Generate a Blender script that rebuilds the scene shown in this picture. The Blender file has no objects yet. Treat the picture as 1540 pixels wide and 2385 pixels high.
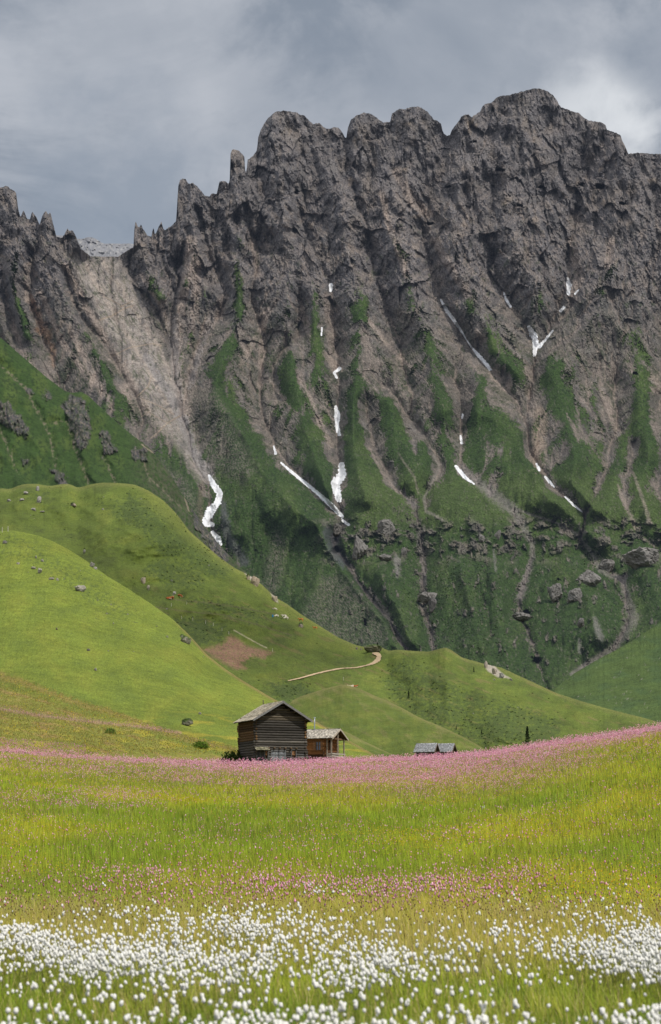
import bpy, bmesh, math, random, time
import numpy as np
from mathutils import Vector, Matrix, Euler
T0 = time.time()
rng = np.random.default_rng(7)
random.seed(7)
sc = bpy.context.scene
COL = sc.collection

# ------------------------------------------------------------------ camera model
K, CX, CY = 4492.0, 770.0, 1192.5
TH = math.atan((1942.0 - CY) / K)
CAMZ = 1.2
ST, CT = math.sin(TH), math.cos(TH)

def unproj(px, py, Y):
    """a direction seen from the viewpoint and a distance north -> a point in the world (metres)"""
    dx = (np.asarray(px, float) - CX) / K
    dy = -(np.asarray(py, float) - CY) / K
    t = Y / (CT - dy * ST)
    return np.stack([dx * t, np.broadcast_to(Y, t.shape) * 1.0, CAMZ + (ST + dy * CT) * t], -1)

def azpx(x, y, z=None):
    if z is None:
        return CX + K * 1.0076 * x / y
    c = y * CT + (z - CAMZ) * ST
    return CX + K * x / c

# ------------------------------------------------------------------ noise
def _hash(ix, iy, seed):
    h = (ix.astype(np.int64) * 374761393 + iy.astype(np.int64) * 668265263 + seed * 1442695041) & 0xFFFFFFFF
    h = ((h ^ (h >> 13)) * 1274126177) & 0xFFFFFFFF
    return (h ^ (h >> 16)) & 0xFFFFFFFF

def perlin(x, y, seed=0):
    x = np.asarray(x, float); y = np.asarray(y, float)
    ix = np.floor(x).astype(np.int64); iy = np.floor(y).astype(np.int64)
    fx = x - ix; fy = y - iy
    u = fx * fx * fx * (fx * (fx * 6 - 15) + 10); v = fy * fy * fy * (fy * (fy * 6 - 15) + 10)
    def g(dx, dy):
        a = _hash(ix + dx, iy + dy, seed) * (2 * math.pi / 4294967296.0)
        return np.cos(a) * (fx - dx) + np.sin(a) * (fy - dy)
    a = g(0, 0); b = g(1, 0); c = g(0, 1); d = g(1, 1)
    return ((a + (b - a) * u) * (1 - v) + (c + (d - c) * u) * v) * 1.5

def fbm(x, y, o=4, seed=0, gain=0.5, ridged=False):
    s = 0; a = 1.0; t = 0
    for i in range(o):
        n = perlin(x, y, seed + i * 17)
        if ridged: n = 1 - 2 * np.abs(n)
        s = s + a * n; t += a; a *= gain
        x = x * 2.03 + 11.3; y = y * 2.03 + 5.7
    return s / t

def worley(x, y, seed=0):
    """F1, F2, id of the nearest cell"""
    ix = np.floor(x).astype(np.int64); iy = np.floor(y).astype(np.int64)
    f1 = np.full(x.shape, 9.0); f2 = f1.copy(); cid = np.zeros(x.shape, np.int64)
    ox = np.zeros(x.shape); oy = ox.copy()
    for dx in (-1, 0, 1):
        for dy in (-1, 0, 1):
            h = _hash(ix + dx, iy + dy, seed)
            cx = ix + dx + (h & 1023) / 1023.0; cy = iy + dy + ((h >> 10) & 1023) / 1023.0
            d = np.hypot(x - cx, y - cy)
            n = d < f1
            f2 = np.where(n, f1, np.minimum(f2, d))
            cid = np.where(n, h, cid); ox = np.where(n, x - cx, ox); oy = np.where(n, y - cy, oy)
            f1 = np.where(n, d, f1)
    return f1, f2, cid, ox, oy

def facets(x, y, seed, amp=1.0):
    """chiselled blocks: every cell is a plane of its own tilt"""
    f1, f2, cid, ox, oy = worley(x, y, seed)
    r1 = (cid & 255) / 127.5 - 1; r2 = ((cid >> 8) & 255) / 127.5 - 1; r3 = ((cid >> 16) & 255) / 127.5 - 1
    return amp * (0.5 * r3 + r1 * ox + r2 * oy)

def sstep(a, b, x):
    t = np.clip((x - a) / (b - a), 0, 1)
    return t * t * (3 - 2 * t)

def bilin(F, fx, fy):
    """F[row, col] at fractional col fx, row fy"""
    h, w = F.shape[:2]
    fx = np.clip(fx, 0, w - 1.001); fy = np.clip(fy, 0, h - 1.001)
    i = fx.astype(int); j = fy.astype(int); a = fx - i; b = fy - j
    if F.ndim == 3: a = a[..., None]; b = b[..., None]
    return (F[j, i] * (1 - a) + F[j, i + 1] * a) * (1 - b) + (F[j + 1, i] * (1 - a) + F[j + 1, i + 1] * a) * b

def seg_dist(X, Y, pts, width=False):
    """distance to a polyline; with widths (third value) returns distance / half width"""
    best = np.full(X.shape, 1e9)
    for p, q in zip(pts[:-1], pts[1:]):
        vx, vy = q[0] - p[0], q[1] - p[1]
        t = np.clip(((X - p[0]) * vx + (Y - p[1]) * vy) / (vx * vx + vy * vy + 1e-9), 0, 1)
        d = np.hypot(X - p[0] - t * vx, Y - p[1] - t * vy)
        if width: d = d / (p[2] + (q[2] - p[2]) * t)
        best = np.minimum(best, d)
    return best

def gauss1(a, s):
    k = np.exp(-0.5 * (np.arange(-int(3 * s), int(3 * s) + 1) / s) ** 2); k /= k.sum()
    return np.convolve(np.pad(a, len(k) // 2, mode='edge'), k, mode='valid')

def blur2(F, s):
    n = int(3 * s); k = np.exp(-0.5 * (np.arange(-n, n + 1) / s) ** 2); k /= k.sum()
    P = np.pad(F, ((n, n), (0, 0)), mode='edge'); G = sum(k[i] * P[i:i + F.shape[0]] for i in range(2 * n + 1))
    P = np.pad(G, ((0, 0), (n, n)), mode='edge'); return sum(k[i] * P[:, i:i + F.shape[1]] for i in range(2 * n + 1))

def poly_mask(X, Y, poly, soft=6.0):
    """soft inside mask of a polygon"""
    ins = np.zeros(X.shape, bool); n = len(poly)
    for i in range(n):
        x1, y1 = poly[i]; x2, y2 = poly[(i + 1) % n]
        c = ((y1 > Y) != (y2 > Y)) & (X < (x2 - x1) * (Y - y1) / (y2 - y1 + 1e-9) + x1)
        ins ^= c
    d = seg_dist(X, Y, list(poly) + [poly[0]])
    return np.clip(0.5 + np.where(ins, d, -d) / (2 * soft), 0, 1)

def mixc(c, col, m):
    return c + (np.asarray(col) - c) * np.clip(m, 0, 1)[..., None]

# ------------------------------------------------------------------ objects
def tag(o, label=None, cat=None, group=None, kind=None):
    if label: o['label'] = label
    if cat: o['category'] = cat
    if group: o['group'] = group
    if kind: o['kind'] = kind
    return o

def empty(name, loc=(0, 0, 0), rz=0.0):
    o = bpy.data.objects.new(name, None); COL.objects.link(o)
    o.empty_display_size = 0.3; o.location = loc; o.rotation_euler = (0, 0, rz)
    return o

def np_mesh(name, V, F, C=None, smooth=True, mat=None):
    """V n,3; F list of arrays (m,3) / (m,4); C n,3 colours"""
    if not isinstance(F, (list, tuple)): F = [F]
    me = bpy.data.meshes.new(name)
    V = np.ascontiguousarray(V, np.float32)
    me.vertices.add(len(V)); me.vertices.foreach_set('co', V.ravel())
    idx = np.concatenate([f.ravel() for f in F]).astype(np.int32)
    tot = np.concatenate([np.full(len(f), f.shape[1]) for f in F]).astype(np.int32)
    st = np.concatenate([[0], np.cumsum(tot)[:-1]]).astype(np.int32)
    me.loops.add(len(idx)); me.loops.foreach_set('vertex_index', idx)
    me.polygons.add(len(tot)); me.polygons.foreach_set('loop_start', st); me.polygons.foreach_set('loop_total', tot)
    me.polygons.foreach_set('use_smooth', np.full(len(tot), smooth))
    me.update(calc_edges=True)
    if C is not None:
        at = me.color_attributes.new('tint', 'FLOAT_COLOR', 'POINT')
        c4 = np.ones((len(V), 4), np.float32); c4[:, :3] = C
        at.data.foreach_set('color', c4.ravel())
    if mat: me.materials.append(mat)
    return me

def np_obj(name, V, F, C=None, smooth=True, mat=None, parent=None):
    o = bpy.data.objects.new(name, np_mesh(name, V, F, C, smooth, mat)); COL.objects.link(o)
    if parent: o.parent = parent
    return o

def grid_faces(r, c):
    i = np.arange(r * c).reshape(r, c)
    return np.stack([i[:-1, :-1].ravel(), i[:-1, 1:].ravel(), i[1:, 1:].ravel(), i[1:, :-1].ravel()], -1)

# ------------------------------------------------------------------ materials
def new_mat(name):
    m = bpy.data.materials.new(name); m.use_nodes = True
    nt = m.node_tree; b = nt.nodes['Principled BSDF']; b.inputs['Roughness'].default_value = 0.95
    b.inputs['Specular IOR Level'].default_value = 0.15
    return m, nt, b

def ground_mat(name, scale=(0.2, 1.0, 4.0), var=0.35, bump=0.5, bdist=0.3, haze_glow=None, rough=0.95):
    """baked mineral/plant tint broken up by world-space noise, with bump; air: weak glow put in as haze on far ground, lifting its shadows"""
    m, nt, b = new_mat(name); N = nt.nodes; L = nt.links
    at = N.new('ShaderNodeAttribute'); at.attribute_name = 'tint'
    tc = N.new('ShaderNodeTexCoord')
    acc = None
    for i, s in enumerate(scale):
        n = N.new('ShaderNodeTexNoise'); n.inputs['Scale'].default_value = s; n.inputs['Detail'].default_value = 4
        n.inputs['Roughness'].default_value = 0.65
        L.new(tc.outputs['Object'], n.inputs['Vector'])
        if acc is None: acc = n.outputs['Fac']
        else:
            a = N.new('ShaderNodeMath'); a.operation = 'ADD'; L.new(acc, a.inputs[0]); L.new(n.outputs['Fac'], a.inputs[1]); acc = a.outputs[0]
    mr = N.new('ShaderNodeMapRange'); n_ = len(scale)
    mr.inputs['From Min'].default_value = 0.32 * n_; mr.inputs['From Max'].default_value = 0.68 * n_
    mr.inputs['To Min'].default_value = 1 - var; mr.inputs['To Max'].default_value = 1 + var
    L.new(acc, mr.inputs['Value'])
    mul = N.new('ShaderNodeVectorMath'); mul.operation = 'SCALE'
    L.new(at.outputs['Color'], mul.inputs[0]); L.new(mr.outputs[0], mul.inputs['Scale'])
    L.new(mul.outputs[0], b.inputs['Base Color'])
    bp = N.new('ShaderNodeBump'); bp.inputs['Strength'].default_value = bump; bp.inputs['Distance'].default_value = bdist
    L.new(acc, bp.inputs['Height']); L.new(bp.outputs[0], b.inputs['Normal'])
    b.inputs['Roughness'].default_value = rough
    if haze_glow:
        b.inputs['Emission Color'].default_value = (*haze_glow, 1); b.inputs['Emission Strength'].default_value = 1.0  # faint emission imitates haze; the ground itself gives no light
    return m

def leaf_mat(name, trans=0.3, upn=0.0):
    """thin leaves; upn leans the shading toward the sky, as a dense sward scatters light"""
    m = bpy.data.materials.new(name); m.use_nodes = True; nt = m.node_tree; N = nt.nodes; L = nt.links
    for n in list(N): N.remove(n)
    out = N.new('ShaderNodeOutputMaterial'); at = N.new('ShaderNodeAttribute'); at.attribute_name = 'tint'
    d = N.new('ShaderNodeBsdfDiffuse'); t = N.new('ShaderNodeBsdfTranslucent'); mx = N.new('ShaderNodeMixShader')
    mx.inputs[0].default_value = trans
    src = at.outputs['Color']
    L.new(src, d.inputs['Color']); L.new(src, t.inputs['Color'])
    if upn:
        ge = N.new('ShaderNodeNewGeometry'); a = N.new('ShaderNodeVectorMath'); a.operation = 'SCALE'; a.inputs['Scale'].default_value = 1 - upn; L.new(ge.outputs['Normal'], a.inputs[0])
        b = N.new('ShaderNodeVectorMath'); b.operation = 'ADD'; b.inputs[1].default_value = (0, 0, upn); L.new(a.outputs[0], b.inputs[0])
        c = N.new('ShaderNodeVectorMath'); c.operation = 'NORMALIZE'; L.new(b.outputs[0], c.inputs[0]); L.new(c.outputs[0], d.inputs['Normal'])
    L.new(d.outputs[0], mx.inputs[1]); L.new(t.outputs[0], mx.inputs[2]); L.new(mx.outputs[0], out.inputs['Surface'])
    return m
# ------------------------------------------------------------------ the great rock wall
SKY_D = np.array([(-260,400),(-120,455),(-60,425)] +
 [(c*.5, 174.7+c*.5*d) if False else (c*.5, 174.7+y*.5) for c, y in
 [(0,530),(25,525),(40,530),(75,560),(85,620),(95,650),(104,636),(110,628),(125,660),(138,668),(150,642),(170,665),(185,690),(194,668),(205,652),(215,645),(225,660),(232,648),(240,665),(248,700),(262,745),(290,752),(305,735),(314,722),(325,735),(340,735),(350,750),(360,775),(380,810),(420,840),(480,845),(550,842),(600,808),(622,795),(627,715),(634,708),(642,716),(650,718),(657,708),(668,725),(690,748),(706,750),(711,722),(717,722),(722,742),(735,720),(745,700),(752,688),(762,718),(790,700),(820,670),(826,600),(829,540),(838,512),(850,502),(865,500),(880,515),(895,510),(910,515),(935,535),(955,555),(975,558),(990,545),(1010,545),(1022,500),(1035,490),(1050,487),(1066,492),(1072,470),(1073,385),(1082,365),(1095,356),(1115,358),(1130,370),(1141,385),(1143,455),(1149,455),(1152,392),(1165,385),(1180,375),(1198,350),(1202,295),(1215,255),(1240,210),(1275,175),(1300,168),(1330,165),(1358,170),(1375,172),(1395,182),(1420,190),(1450,220),(1465,228),(1475,224),(1492,225),(1510,245),(1540,250)]] +
 [(770+c*.5, 174.7+y*.5) for c, y in
 [(18,240),(36,246),(55,265),(68,292),(75,290),(80,250),(95,208),(120,188),(155,175),(180,180),(200,188),(225,205),(245,220),(278,216),(286,180),(305,168),(320,155),(345,160),(370,148),(410,147),(435,158),(450,170),(465,185),(480,205),(500,212),(515,225),(522,258),(528,272),(545,282),(556,280),(566,255),(580,235),(600,212),(610,190),(630,182),(645,186),(658,197),(680,180),(700,165),(706,150),(720,133),(745,130),(760,120),(775,104),(790,98),(820,95),(850,88),(880,80),(910,72),(940,64),(965,62),(990,66),(1010,75),(1035,92),(1055,118),(1075,150),(1105,160),(1130,170),(1160,178),(1180,198),(1205,212),(1235,216),(1265,222),(1282,232),(1288,256),(1320,265),(1350,277),(1358,300),(1370,325),(1388,367),(1430,362),(1480,365),(1540,368),(1640,380),(1760,392),(2100,430)]])

GUL = [
 [(200,600),(240,660),(290,740),(340,830),(390,910),(425,975),(445,1040),(485,1105),(512,1160),(485,1205),(508,1260),(560,1315),(610,1350),(700,1500)],
 [(415,590),(420,650),(400,720),(398,800),(410,880),(425,975)], [(310,640),(360,720),(400,800)],
 [(530,690),(490,760),(450,840),(430,930)], [(470,540),(490,600),(530,690)],
 [(600,560),(590,700),(615,790),(612,860),(600,930),(640,1040),(690,1100),(745,1150),(805,1215),(775,1270),(830,1350),(890,1430),(950,1515),(980,1620)],
 [(740,330),(700,480),(720,560),(770,660),(775,760),(790,870),(785,960),(790,1080),(785,1160),(805,1215)],
 [(1040,330),(1000,440),(985,560),(1020,690),(1060,755),(1110,820),(1170,890),(1210,940),(1235,1040)],
 [(1400,330),(1360,450),(1330,560),(1320,660),(1300,730),(1250,810),(1235,900),(1225,980),(1240,1060),(1280,1125),(1360,1190),(1450,1235),(1600,1300)],
 [(1060,860),(1075,960),(1072,1030),(1070,1090),(1130,1140),(1200,1195),(1225,1250),(1245,1270),(1215,1370),(1212,1440),(1250,1530),(1290,1640)],
 [(900,900),(960,980),(1020,1060),(1025,1095),(990,1155),(1000,1200),(985,1250),(990,1340),(985,1400),(1010,1500),(1020,1620)],
 [(850,940),(870,1040),(920,1130),(985,1190)],
 [(1230,1200),(1330,1240),(1390,1300),(1440,1340),(1470,1420),(1440,1500),(1350,1560)],
 [(1430,900),(1440,1000),(1400,1120),(1370,1190)], [(1480,1040),(1450,1110),(1465,1190),(1500,1240)], [(1560,1050),(1530,1140),(1560,1230)],
 [(75,600),(70,700),(95,780),(125,840),(160,930)], [(0,600),(20,700),(50,800)], [(150,640),(190,740),(260,830),(310,920),(330,970)],
 [(805,330),(820,420),(850,520),(870,620),(900,720),(930,800),(950,900)], [(1090,450),(1130,560),(1160,640),(1200,720),(1240,800)],
 [(1150,440),(1130,560)], [(700,700),(690,780),(640,850),(640,930)], [(1640,420),(1600,600),(1560,800),(1540,950)],
 [(1700,900),(1640,1100),(1620,1300)], [(-60,560),(-40,700),(0,850)], [(-160,560),(-140,760)]]
RID = [
 [(545,360),(560,520),(555,640),(560,740),(535,802),(502,877),(505,932),(570,1017),(615,1102),(665,1157),(740,1232),(790,1320),(870,1420),(930,1510),(960,1620)],
 [(640,262),(650,400),(670,560),(670,700),(680,860),(700,960),(730,1060),(765,1140)],
 [(850,270),(790,420),(800,560),(840,700),(835,840),(820,980),(830,1080),(860,1170)],
 [(960,250),(930,420),(930,560),(960,700),(1000,800),(1010,900),(1040,960)], [(900,930),(930,1030),(960,1090)], [(985,1000),(990,1060),(960,1110)],
 [(1250,208),(1200,360),(1170,480),(1230,620),(1260,700)], [(1080,270),(1070,420),(1060,560),(1090,700),(1150,800),(1200,870)],
 [(1120,897),(1115,962),(1160,985),(1205,1017),(1215,1060),(1270,1150),(1330,1200),(1430,1290)],
 [(1440,600),(1400,700),(1380,760),(1330,820),(1290,870),(1310,950),(1340,1060),(1330,1120),(1390,1190)],
 [(1450,345),(1480,480),(1490,640),(1480,800),(1500,950),(1510,1060)],
 [(850,1215),(900,1260),(880,1330),(930,1420),(960,1500)], [(1060,1260),(1080,1350),(1110,1450),(1130,1560)],
 [(1300,1270),(1340,1330),(1380,1420),(1390,1490)], [(1150,1230),(1140,1300),(1150,1400),(1180,1520)], [(1500,1290),(1530,1400),(1560,1500)],
 [(10,440),(40,560),(30,660),(60,780)], [(115,500),(120,600),(160,700),(220,820),(280,930)], [(190,570),(215,620),(240,690)],
 [(314,540),(340,620),(370,690)], [(430,430),(450,500),(450,600),(430,660)], [(1590,380),(1580,560),(1640,760),(1600,950),(1590,1150)],
 [(735,560),(730,660),(735,760),(740,860)], [(-100,450),(-90,600),(-70,760)], [(-200,450),(-200,700)]]

ST_ = 4
cpx = np.arange(-250, 1800, ST_, dtype=float); cpy = np.arange(190, 1720, ST_, dtype=float)
GX, GY = np.meshgrid(cpx, cpy)
wx = GX + 10 * fbm(GX / 70, GY / 70, 3, 31); wy = GY + 10 * fbm(GX / 70, GY / 70, 3, 57)
dG = np.minimum.reduce([seg_dist(wx, wy, g) for g in GUL]); dR = np.minimum.reduce([seg_dist(wx, wy, r) for r in RID])
sk = (dG / (dG + dR + 3.0)); sk = sk * 0.75 + 0.25 * np.clip(sk * 1.6, 0, 1)
up = sstep(760, 560, GY)                      # the upper cliffs
A = (100 - 22 * up) * (0.7 + 0.3 * sstep(1500, 1250, GY))
A = A * (1 - 0.45 * sstep(1150, 1210, GY) * sstep(1340, 1290, GY) * sstep(800, 860, GX))
A = A * (1 - 0.6 * np.exp(-((GX - 1330) / 150) ** 2 - ((GY - 1215) / 75) ** 2) - 0.5 * np.exp(-((GX - 610) / 80) ** 2 - ((GY - 1240) / 80) ** 2))
far = 1 - 0.35 * sstep(45, 110, np.minimum(dG, dR))
h = A * sk * far
h += 34 * fbm((GX - 0.3 * GY) / 150, GY / 230, 3, 97) * (0.6 + 0.6 * up)
h += (24 * fbm((GX + 0.25 * GY) / 46, GY / 80, 5, 91, 0.62) + up * 28 * fbm((GX - 0.22 * GY) / 62, (GY + 0.3 * GX) / 80, 4, 47, ridged=True))

_sl = poly_mask(GX, GY, [(140,575),(300,590),(345,700),(410,880),(440,1000),(470,1090),(390,1010),(320,930),(280,850),(235,760),(180,650)], 18)
_sl2 = blur2(_sl, 3)
h = h * (1 - 0.8 * _sl2) + 22 * _sl2
def erode(h, a, it, Kc, m=0.33, talus=None):
    E = a * (cpy[-1] - GY) + h * 0.5 + rng.normal(0, 0.25, h.shape)
    R, C = E.shape; n = R * C
    offs = [(-1,-1,1.414),(-1,0,1),(-1,1,1.414),(0,-1,1),(0,1,1),(1,-1,1.414),(1,0,1),(1,1,1.414)]
    acc = None
    for k in range(it):
        P = np.pad(E, 1, mode='constant', constant_values=1e9)
        best = np.zeros(E.shape); rec = np.arange(n).reshape(R, C); dist = np.ones(E.shape)
        for dy, dx, dd in offs:
            s = (E - P[1 + dy:1 + dy + R, 1 + dx:1 + dx + C]) / dd
            u = s > best
            best = np.where(u, s, best); rec = np.where(u, np.arange(n).reshape(R, C) + dy * C + dx, rec); dist = np.where(u, dd, dist)
        order = np.argsort(E.ravel(), kind='stable')
        rl = rec.ravel().tolist(); acc = [1.0] * n
        for i in order[::-1].tolist():
            r = rl[i]
            if r != i: acc[r] += acc[i]
        Af = np.array(acc)
        f = (Kc * Af ** m / dist.ravel()).tolist()
        e = E.ravel().tolist()
        for i in order.tolist():
            r = rl[i]
            if r != i: e[i] = (e[i] + f[i] * e[r]) / (1 + f[i])
        E = np.array(e).reshape(R, C)
        E += (a * (cpy[-1] - GY) * 0 + 0)
        # gentle hillslope creep
        Q = np.pad(E, 1, mode='edge')
        E = E + 0.06 * (Q[:-2, 1:-1] + Q[2:, 1:-1] + Q[1:-1, :-2] + Q[1:-1, 2:] - 4 * E)
        # uplift against lowering of the whole: keep the broad form
        low = blur2(E, 9) - BASE_LOW if k % 3 == 2 else None
        if low is not None: E = E - 0.85 * low
    return (E - a * (cpy[-1] - GY)) * 2.0, np.array(acc).reshape(R, C)

a_t = 0.8
BASE_LOW = blur2(a_t * (cpy[-1] - GY) + h * 0.5, 9)
h0 = h.copy()
h, ACC = erode(h, a_t, 10, 0.03)
lacc = np.log2(ACC + 1)
print('erosion', round(time.time() - T0, 1), 'h', h.min(), h.max(), lacc.max())

def lic_fields():
    E_ = -a_t * GY + 0.5 * blur2(h, 1.0)
    gy, gx = np.gradient(-E_, 1.0)
    L_ = np.hypot(gx, gy) + 1e-6; vx, vy = gx / L_, gy / L_
    fx, fy = np.meshgrid(np.arange(0, len(cpx) - 1.01, 0.5), np.arange(0, len(cpy) - 1.01, 0.5))
    out = []
    base = [rng.normal(0, 1, fx.shape), blur2(rng.normal(0, 1, fx.shape), 1.6)]
    acc_ = [b.copy() for b in base]
    for sg in (1, -1):
        X, Y = fx.copy(), fy.copy()
        for k in range(16):
            U = bilin(vx, X, Y); W = bilin(vy, X, Y); X = X + sg * 0.6 * U; Y = Y + sg * 0.6 * W
            i = np.clip((X * 2).astype(int), 0, fx.shape[1] - 1); j = np.clip((Y * 2).astype(int), 0, fx.shape[0] - 1)
            for q in range(2): acc_[q] += base[q][j, i] * (1 - k / 18)
    return [blur2(a_ / a_.std(), 0.7) for a_ in acc_]
LIC1, LIC2 = lic_fields()
print('lic', round(time.time() - T0, 1))
# base distance by height: gentle grass apron, steeper rock
Db = np.interp(GY, [190, 330, 560, 800, 1010, 1180, 1215, 1300, 1330, 1500, 1720], [3290, 3180, 3000, 2800, 2500, 2140, 2105, 2050, 1990, 1700, 1380])
Db = blur2(Db, 4)
# spurs that stand in front of the ravine behind them
EDGES = [([(535,802),(502,877),(505,932),(570,1017),(615,1102),(665,1157),(740,1232),(790,1320),(870,1420),(930,1510),(975,1600)], 42, 80), ([(1205,1017),(1215,1060),(1270,1150),(1330,1200),(1400,1260)], 16, 60), ([(700,960),(730,1060),(765,1140),(790,1180)], 35, 40), ([(1060,1260),(1080,1350),(1110,1450),(1130,1560)], 30, 40), ([(1340,1330),(1380,1420),(1400,1490)], 35, 40), ([(900,1260),(890,1340),(930,1430),(970,1510)], 40, 45), ([(1150,1230),(1140,1300),(1165,1400),(1200,1520)], 35, 45), ([(835,840),(820,980),(830,1080),(850,1170)], 30, 45), ([(1310,950),(1340,1060),(1335,1130),(1390,1190)], 40, 50), ([(1000,800),(1010,900),(1050,990)], 30, 40)]
EDG = np.zeros(GX.shape)
for pl, am, fd in EDGES:
    xr = np.interp(wy, [q[1] for q in pl], [q[0] for q in pl]); sdx = xr - wx; dd = seg_dist(wx, wy, pl)
    inr = sstep(pl[0][1] - 20, pl[0][1] + 60, wy) * sstep(pl[-1][1] + 30, pl[-1][1] - 20, wy)
    EDG += am * inr * sstep(-38, 6, sdx) * np.exp(-np.clip(dd, 0, 999) / fd)
Db = Db - EDG
low_left = sstep(700, 480, GX) * sstep(900, 1400, GY)
Db = Db - 0 * low_left
# cliff band under the bench, where the streams fall through
band = sstep(1195, 1225, GY + 14 * fbm(GX / 60, GY / 60, 3, 5)) * sstep(1330, 1270, GY) * sstep(720, 770, GX)
RND = fbm(GX / 33, GY / 33, 4, 301)

def mountain():
    px = np.arange(-240, 1790, 1.9); ncol = len(px)
    top = np.interp(px, SKY_D[:, 0], SKY_D[:, 1])
    top += (3.4 * fbm(px / 8, px * 0 + 3.3, 4, 400, 0.75) - 2.5 * np.clip(fbm(px / 11, px * 0 + 7.7, 3, 401, 0.7, ridged=True), 0, 1) * sstep(520, 380, px)) * (1 - sstep(205, 215, px) * sstep(310, 300, px))
    tops = gauss1(top, 12); spike = (top - tops) * (1 + 0.3 * sstep(600, 520, px))
    bot = 1712.0
    nr = 800
    s = np.linspace(0, 1, nr) ** 1.0
    PX = np.broadcast_to(px, (nr, ncol)).copy()
    PY = tops[None] + (bot - tops[None]) * s[:, None]
    top = tops + spike; PY = PY + spike[None] * np.exp(-((PY - tops[None]) / 26.0))
    fx = (PX - cpx[0]) / ST_; fy = (PY - cpy[0]) / ST_
    H = bilin(h, fx, fy); D0 = bilin(Db, fx, fy); LA = bilin(lacc, fx, fy); BN = bilin(band, fx, fy); SK = bilin(sk, fx, fy); L1 = bilin(LIC1, fx * 2, fy * 2); L2 = bilin(LIC2, fx * 2, fy * 2)
    low = blur2(h, 6); CV = bilin(h - low, fx, fy)                       # convexity: + on spurs, - in gullies
    # ---- where rock, grass, scree
    lowness = np.interp(PY, [480, 640, 760, 900, 1000, 1100, 1160, 1250, 1400], [-1.6, -1.0, -0.65, -0.2, 0.05, 0.45, 0.8, 1.0, 1.0])
    n1 = fbm(PX / 90, PY / 120, 4, 210); n2 = fbm(PX / 18, PY / 26, 4, 211, 0.6); n3 = fbm(PX / 5, PY / 7, 3, 212, 0.6)
    nst = 0.22 * L2 + 0.16 * L1
    fine = fbm(PX / 3.2, PY / 4.0, 3, 930, 0.8)
    g = lowness + 0.045 * CV + 0.7 * n1 + 0.5 * n2 + 0.45 * n3 + 0.9 * nst * sstep(1300, 1150, PY) + 0.85 * fine
    for pol, v in GRASS_HINTS: g = g + v * poly_mask(PX + 10 * n2, PY + 12 * n2, pol, 16)
    GR = sstep(0.08, 0.36, g)
    rockiness = np.clip(1 - GR, 0, 1)
    # ---- fine form of the rock
    wxx = PX - 0.18 * PY + 5 * fbm(PX / 22, PY / 22, 2, 501); wyy = PY + 0.22 * PX + 7 * fbm(PX / 22, PY / 22, 2, 502)
    upw = sstep(900, 600, PY)
    # small streams lean down the local slope: bent coordinates
    scree_left = poly_mask(PX, PY, [(150,590),(285,600),(325,700),(405,880),(440,1000),(480,1110),(470,1130),(390,1010),(320,930),(280,850),(235,760),(190,660)], 10)
    det = (upw * 0.75 + 0.25) * (20 * facets(wxx / 44, wyy / 66, 601) + 5.0 * facets(wxx / 15, wyy / 30, 602) + 3.5 * facets(wxx / 8, wyy / 34, 611) + 2.4 * facets(wxx / 6, wyy / 11, 603) + 1.9 * facets(PX / 4.2, PY / 6.5, 612)
           + 11.0 * fbm(wxx / 26, wyy / 60, 5, 604, 0.6, ridged=True) + 3.5 * L2 + 1.6 * L1) + 3.2 * fbm(wxx / 6, wyy / 11, 3, 605, 0.7, ridged=True)
    crag = fbm(PX / 42, PY / 30, 4, 606, 0.6)
    det_g = 2.2 * fbm(PX / 14, PY / 20, 5, 607, 0.6) + 5 * fbm(PX / 45, PY / 50, 3, 608)
    rock_amt = np.clip(rockiness + BN * sstep(-0.1, 0.25, crag), 0, 1) * (1 - 0.75 * scree_left)
    det = det + 2.2 * L2 * (1 - upw) + 1.0 * L1 * (1 - upw)
    det = det * rock_amt + det_g * (1 - rock_amt)
    # ledges: rock faces step, so the depth runs in treads and risers
    ph = (PY + 14 * fbm(PX / 50, PY / 50, 3, 700) + 0.12 * PX) / 34.0
    fr = ph - np.floor(ph); ledge = (sstep(0.0, 1.0, fr) - fr)
    det += 16 * ledge * rock_amt * sstep(-0.3, 0.5, fbm(PX / 80, PY / 40, 2, 701)) * upw
    det -= 26 * sstep(6, 0, seg_dist(PX, PY, [(1238,1535),(1262,1542)])) * 0
    # crags in the cliff band and loose outcrops in the grass
    oc = sstep(0.22, 0.42, fbm(PX / 17, PY / 30, 4, 801, 0.6)) * sstep(1150, 1230, PY) * sstep(1650, 1560, PY) * sstep(730, 800, PX)
    oc = np.clip(oc + BN * sstep(0.0, 0.2, crag), 0, 1)
    det += oc * (5 + 6 * facets(PX / 9, PY / 18, 802) + 2.0 * facets(PX / 4.5, PY / 8, 803) + 3 * fbm(PX / 8, PY / 20, 3, 804, ridged=True))
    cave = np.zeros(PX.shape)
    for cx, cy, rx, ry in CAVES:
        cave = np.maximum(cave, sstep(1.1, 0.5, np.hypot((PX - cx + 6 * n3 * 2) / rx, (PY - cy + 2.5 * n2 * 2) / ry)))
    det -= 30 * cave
    deep = sstep(1.0, 0.3, seg_dist(PX, PY, [(772,1235,16),(785,1275,22),(800,1300,8),(820,1340,7),(870,1400,7),(930,1490,8)], True))
    det -= 8 * deep
    D = D0 - H - det
    V = unproj(PX, PY, D)
    # ---- slope-driven colour
    dx = np.gradient(V, axis=1); dy = np.gradient(V, axis=0)
    nrm = np.cross(dx, dy); nrm /= np.linalg.norm(nrm, axis=-1, keepdims=True) + 1e-9
    nrm *= np.sign(nrm[..., 1:2] * -1 + 1e-9); nz = nrm[..., 2]
    nzb = nz
    c = np.empty(PX.shape + (3,)); c[:] = (0.160, 0.150, 0.150)
    t1 = fbm(PX / 40, PY / 70, 4, 901, 0.6)
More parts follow.
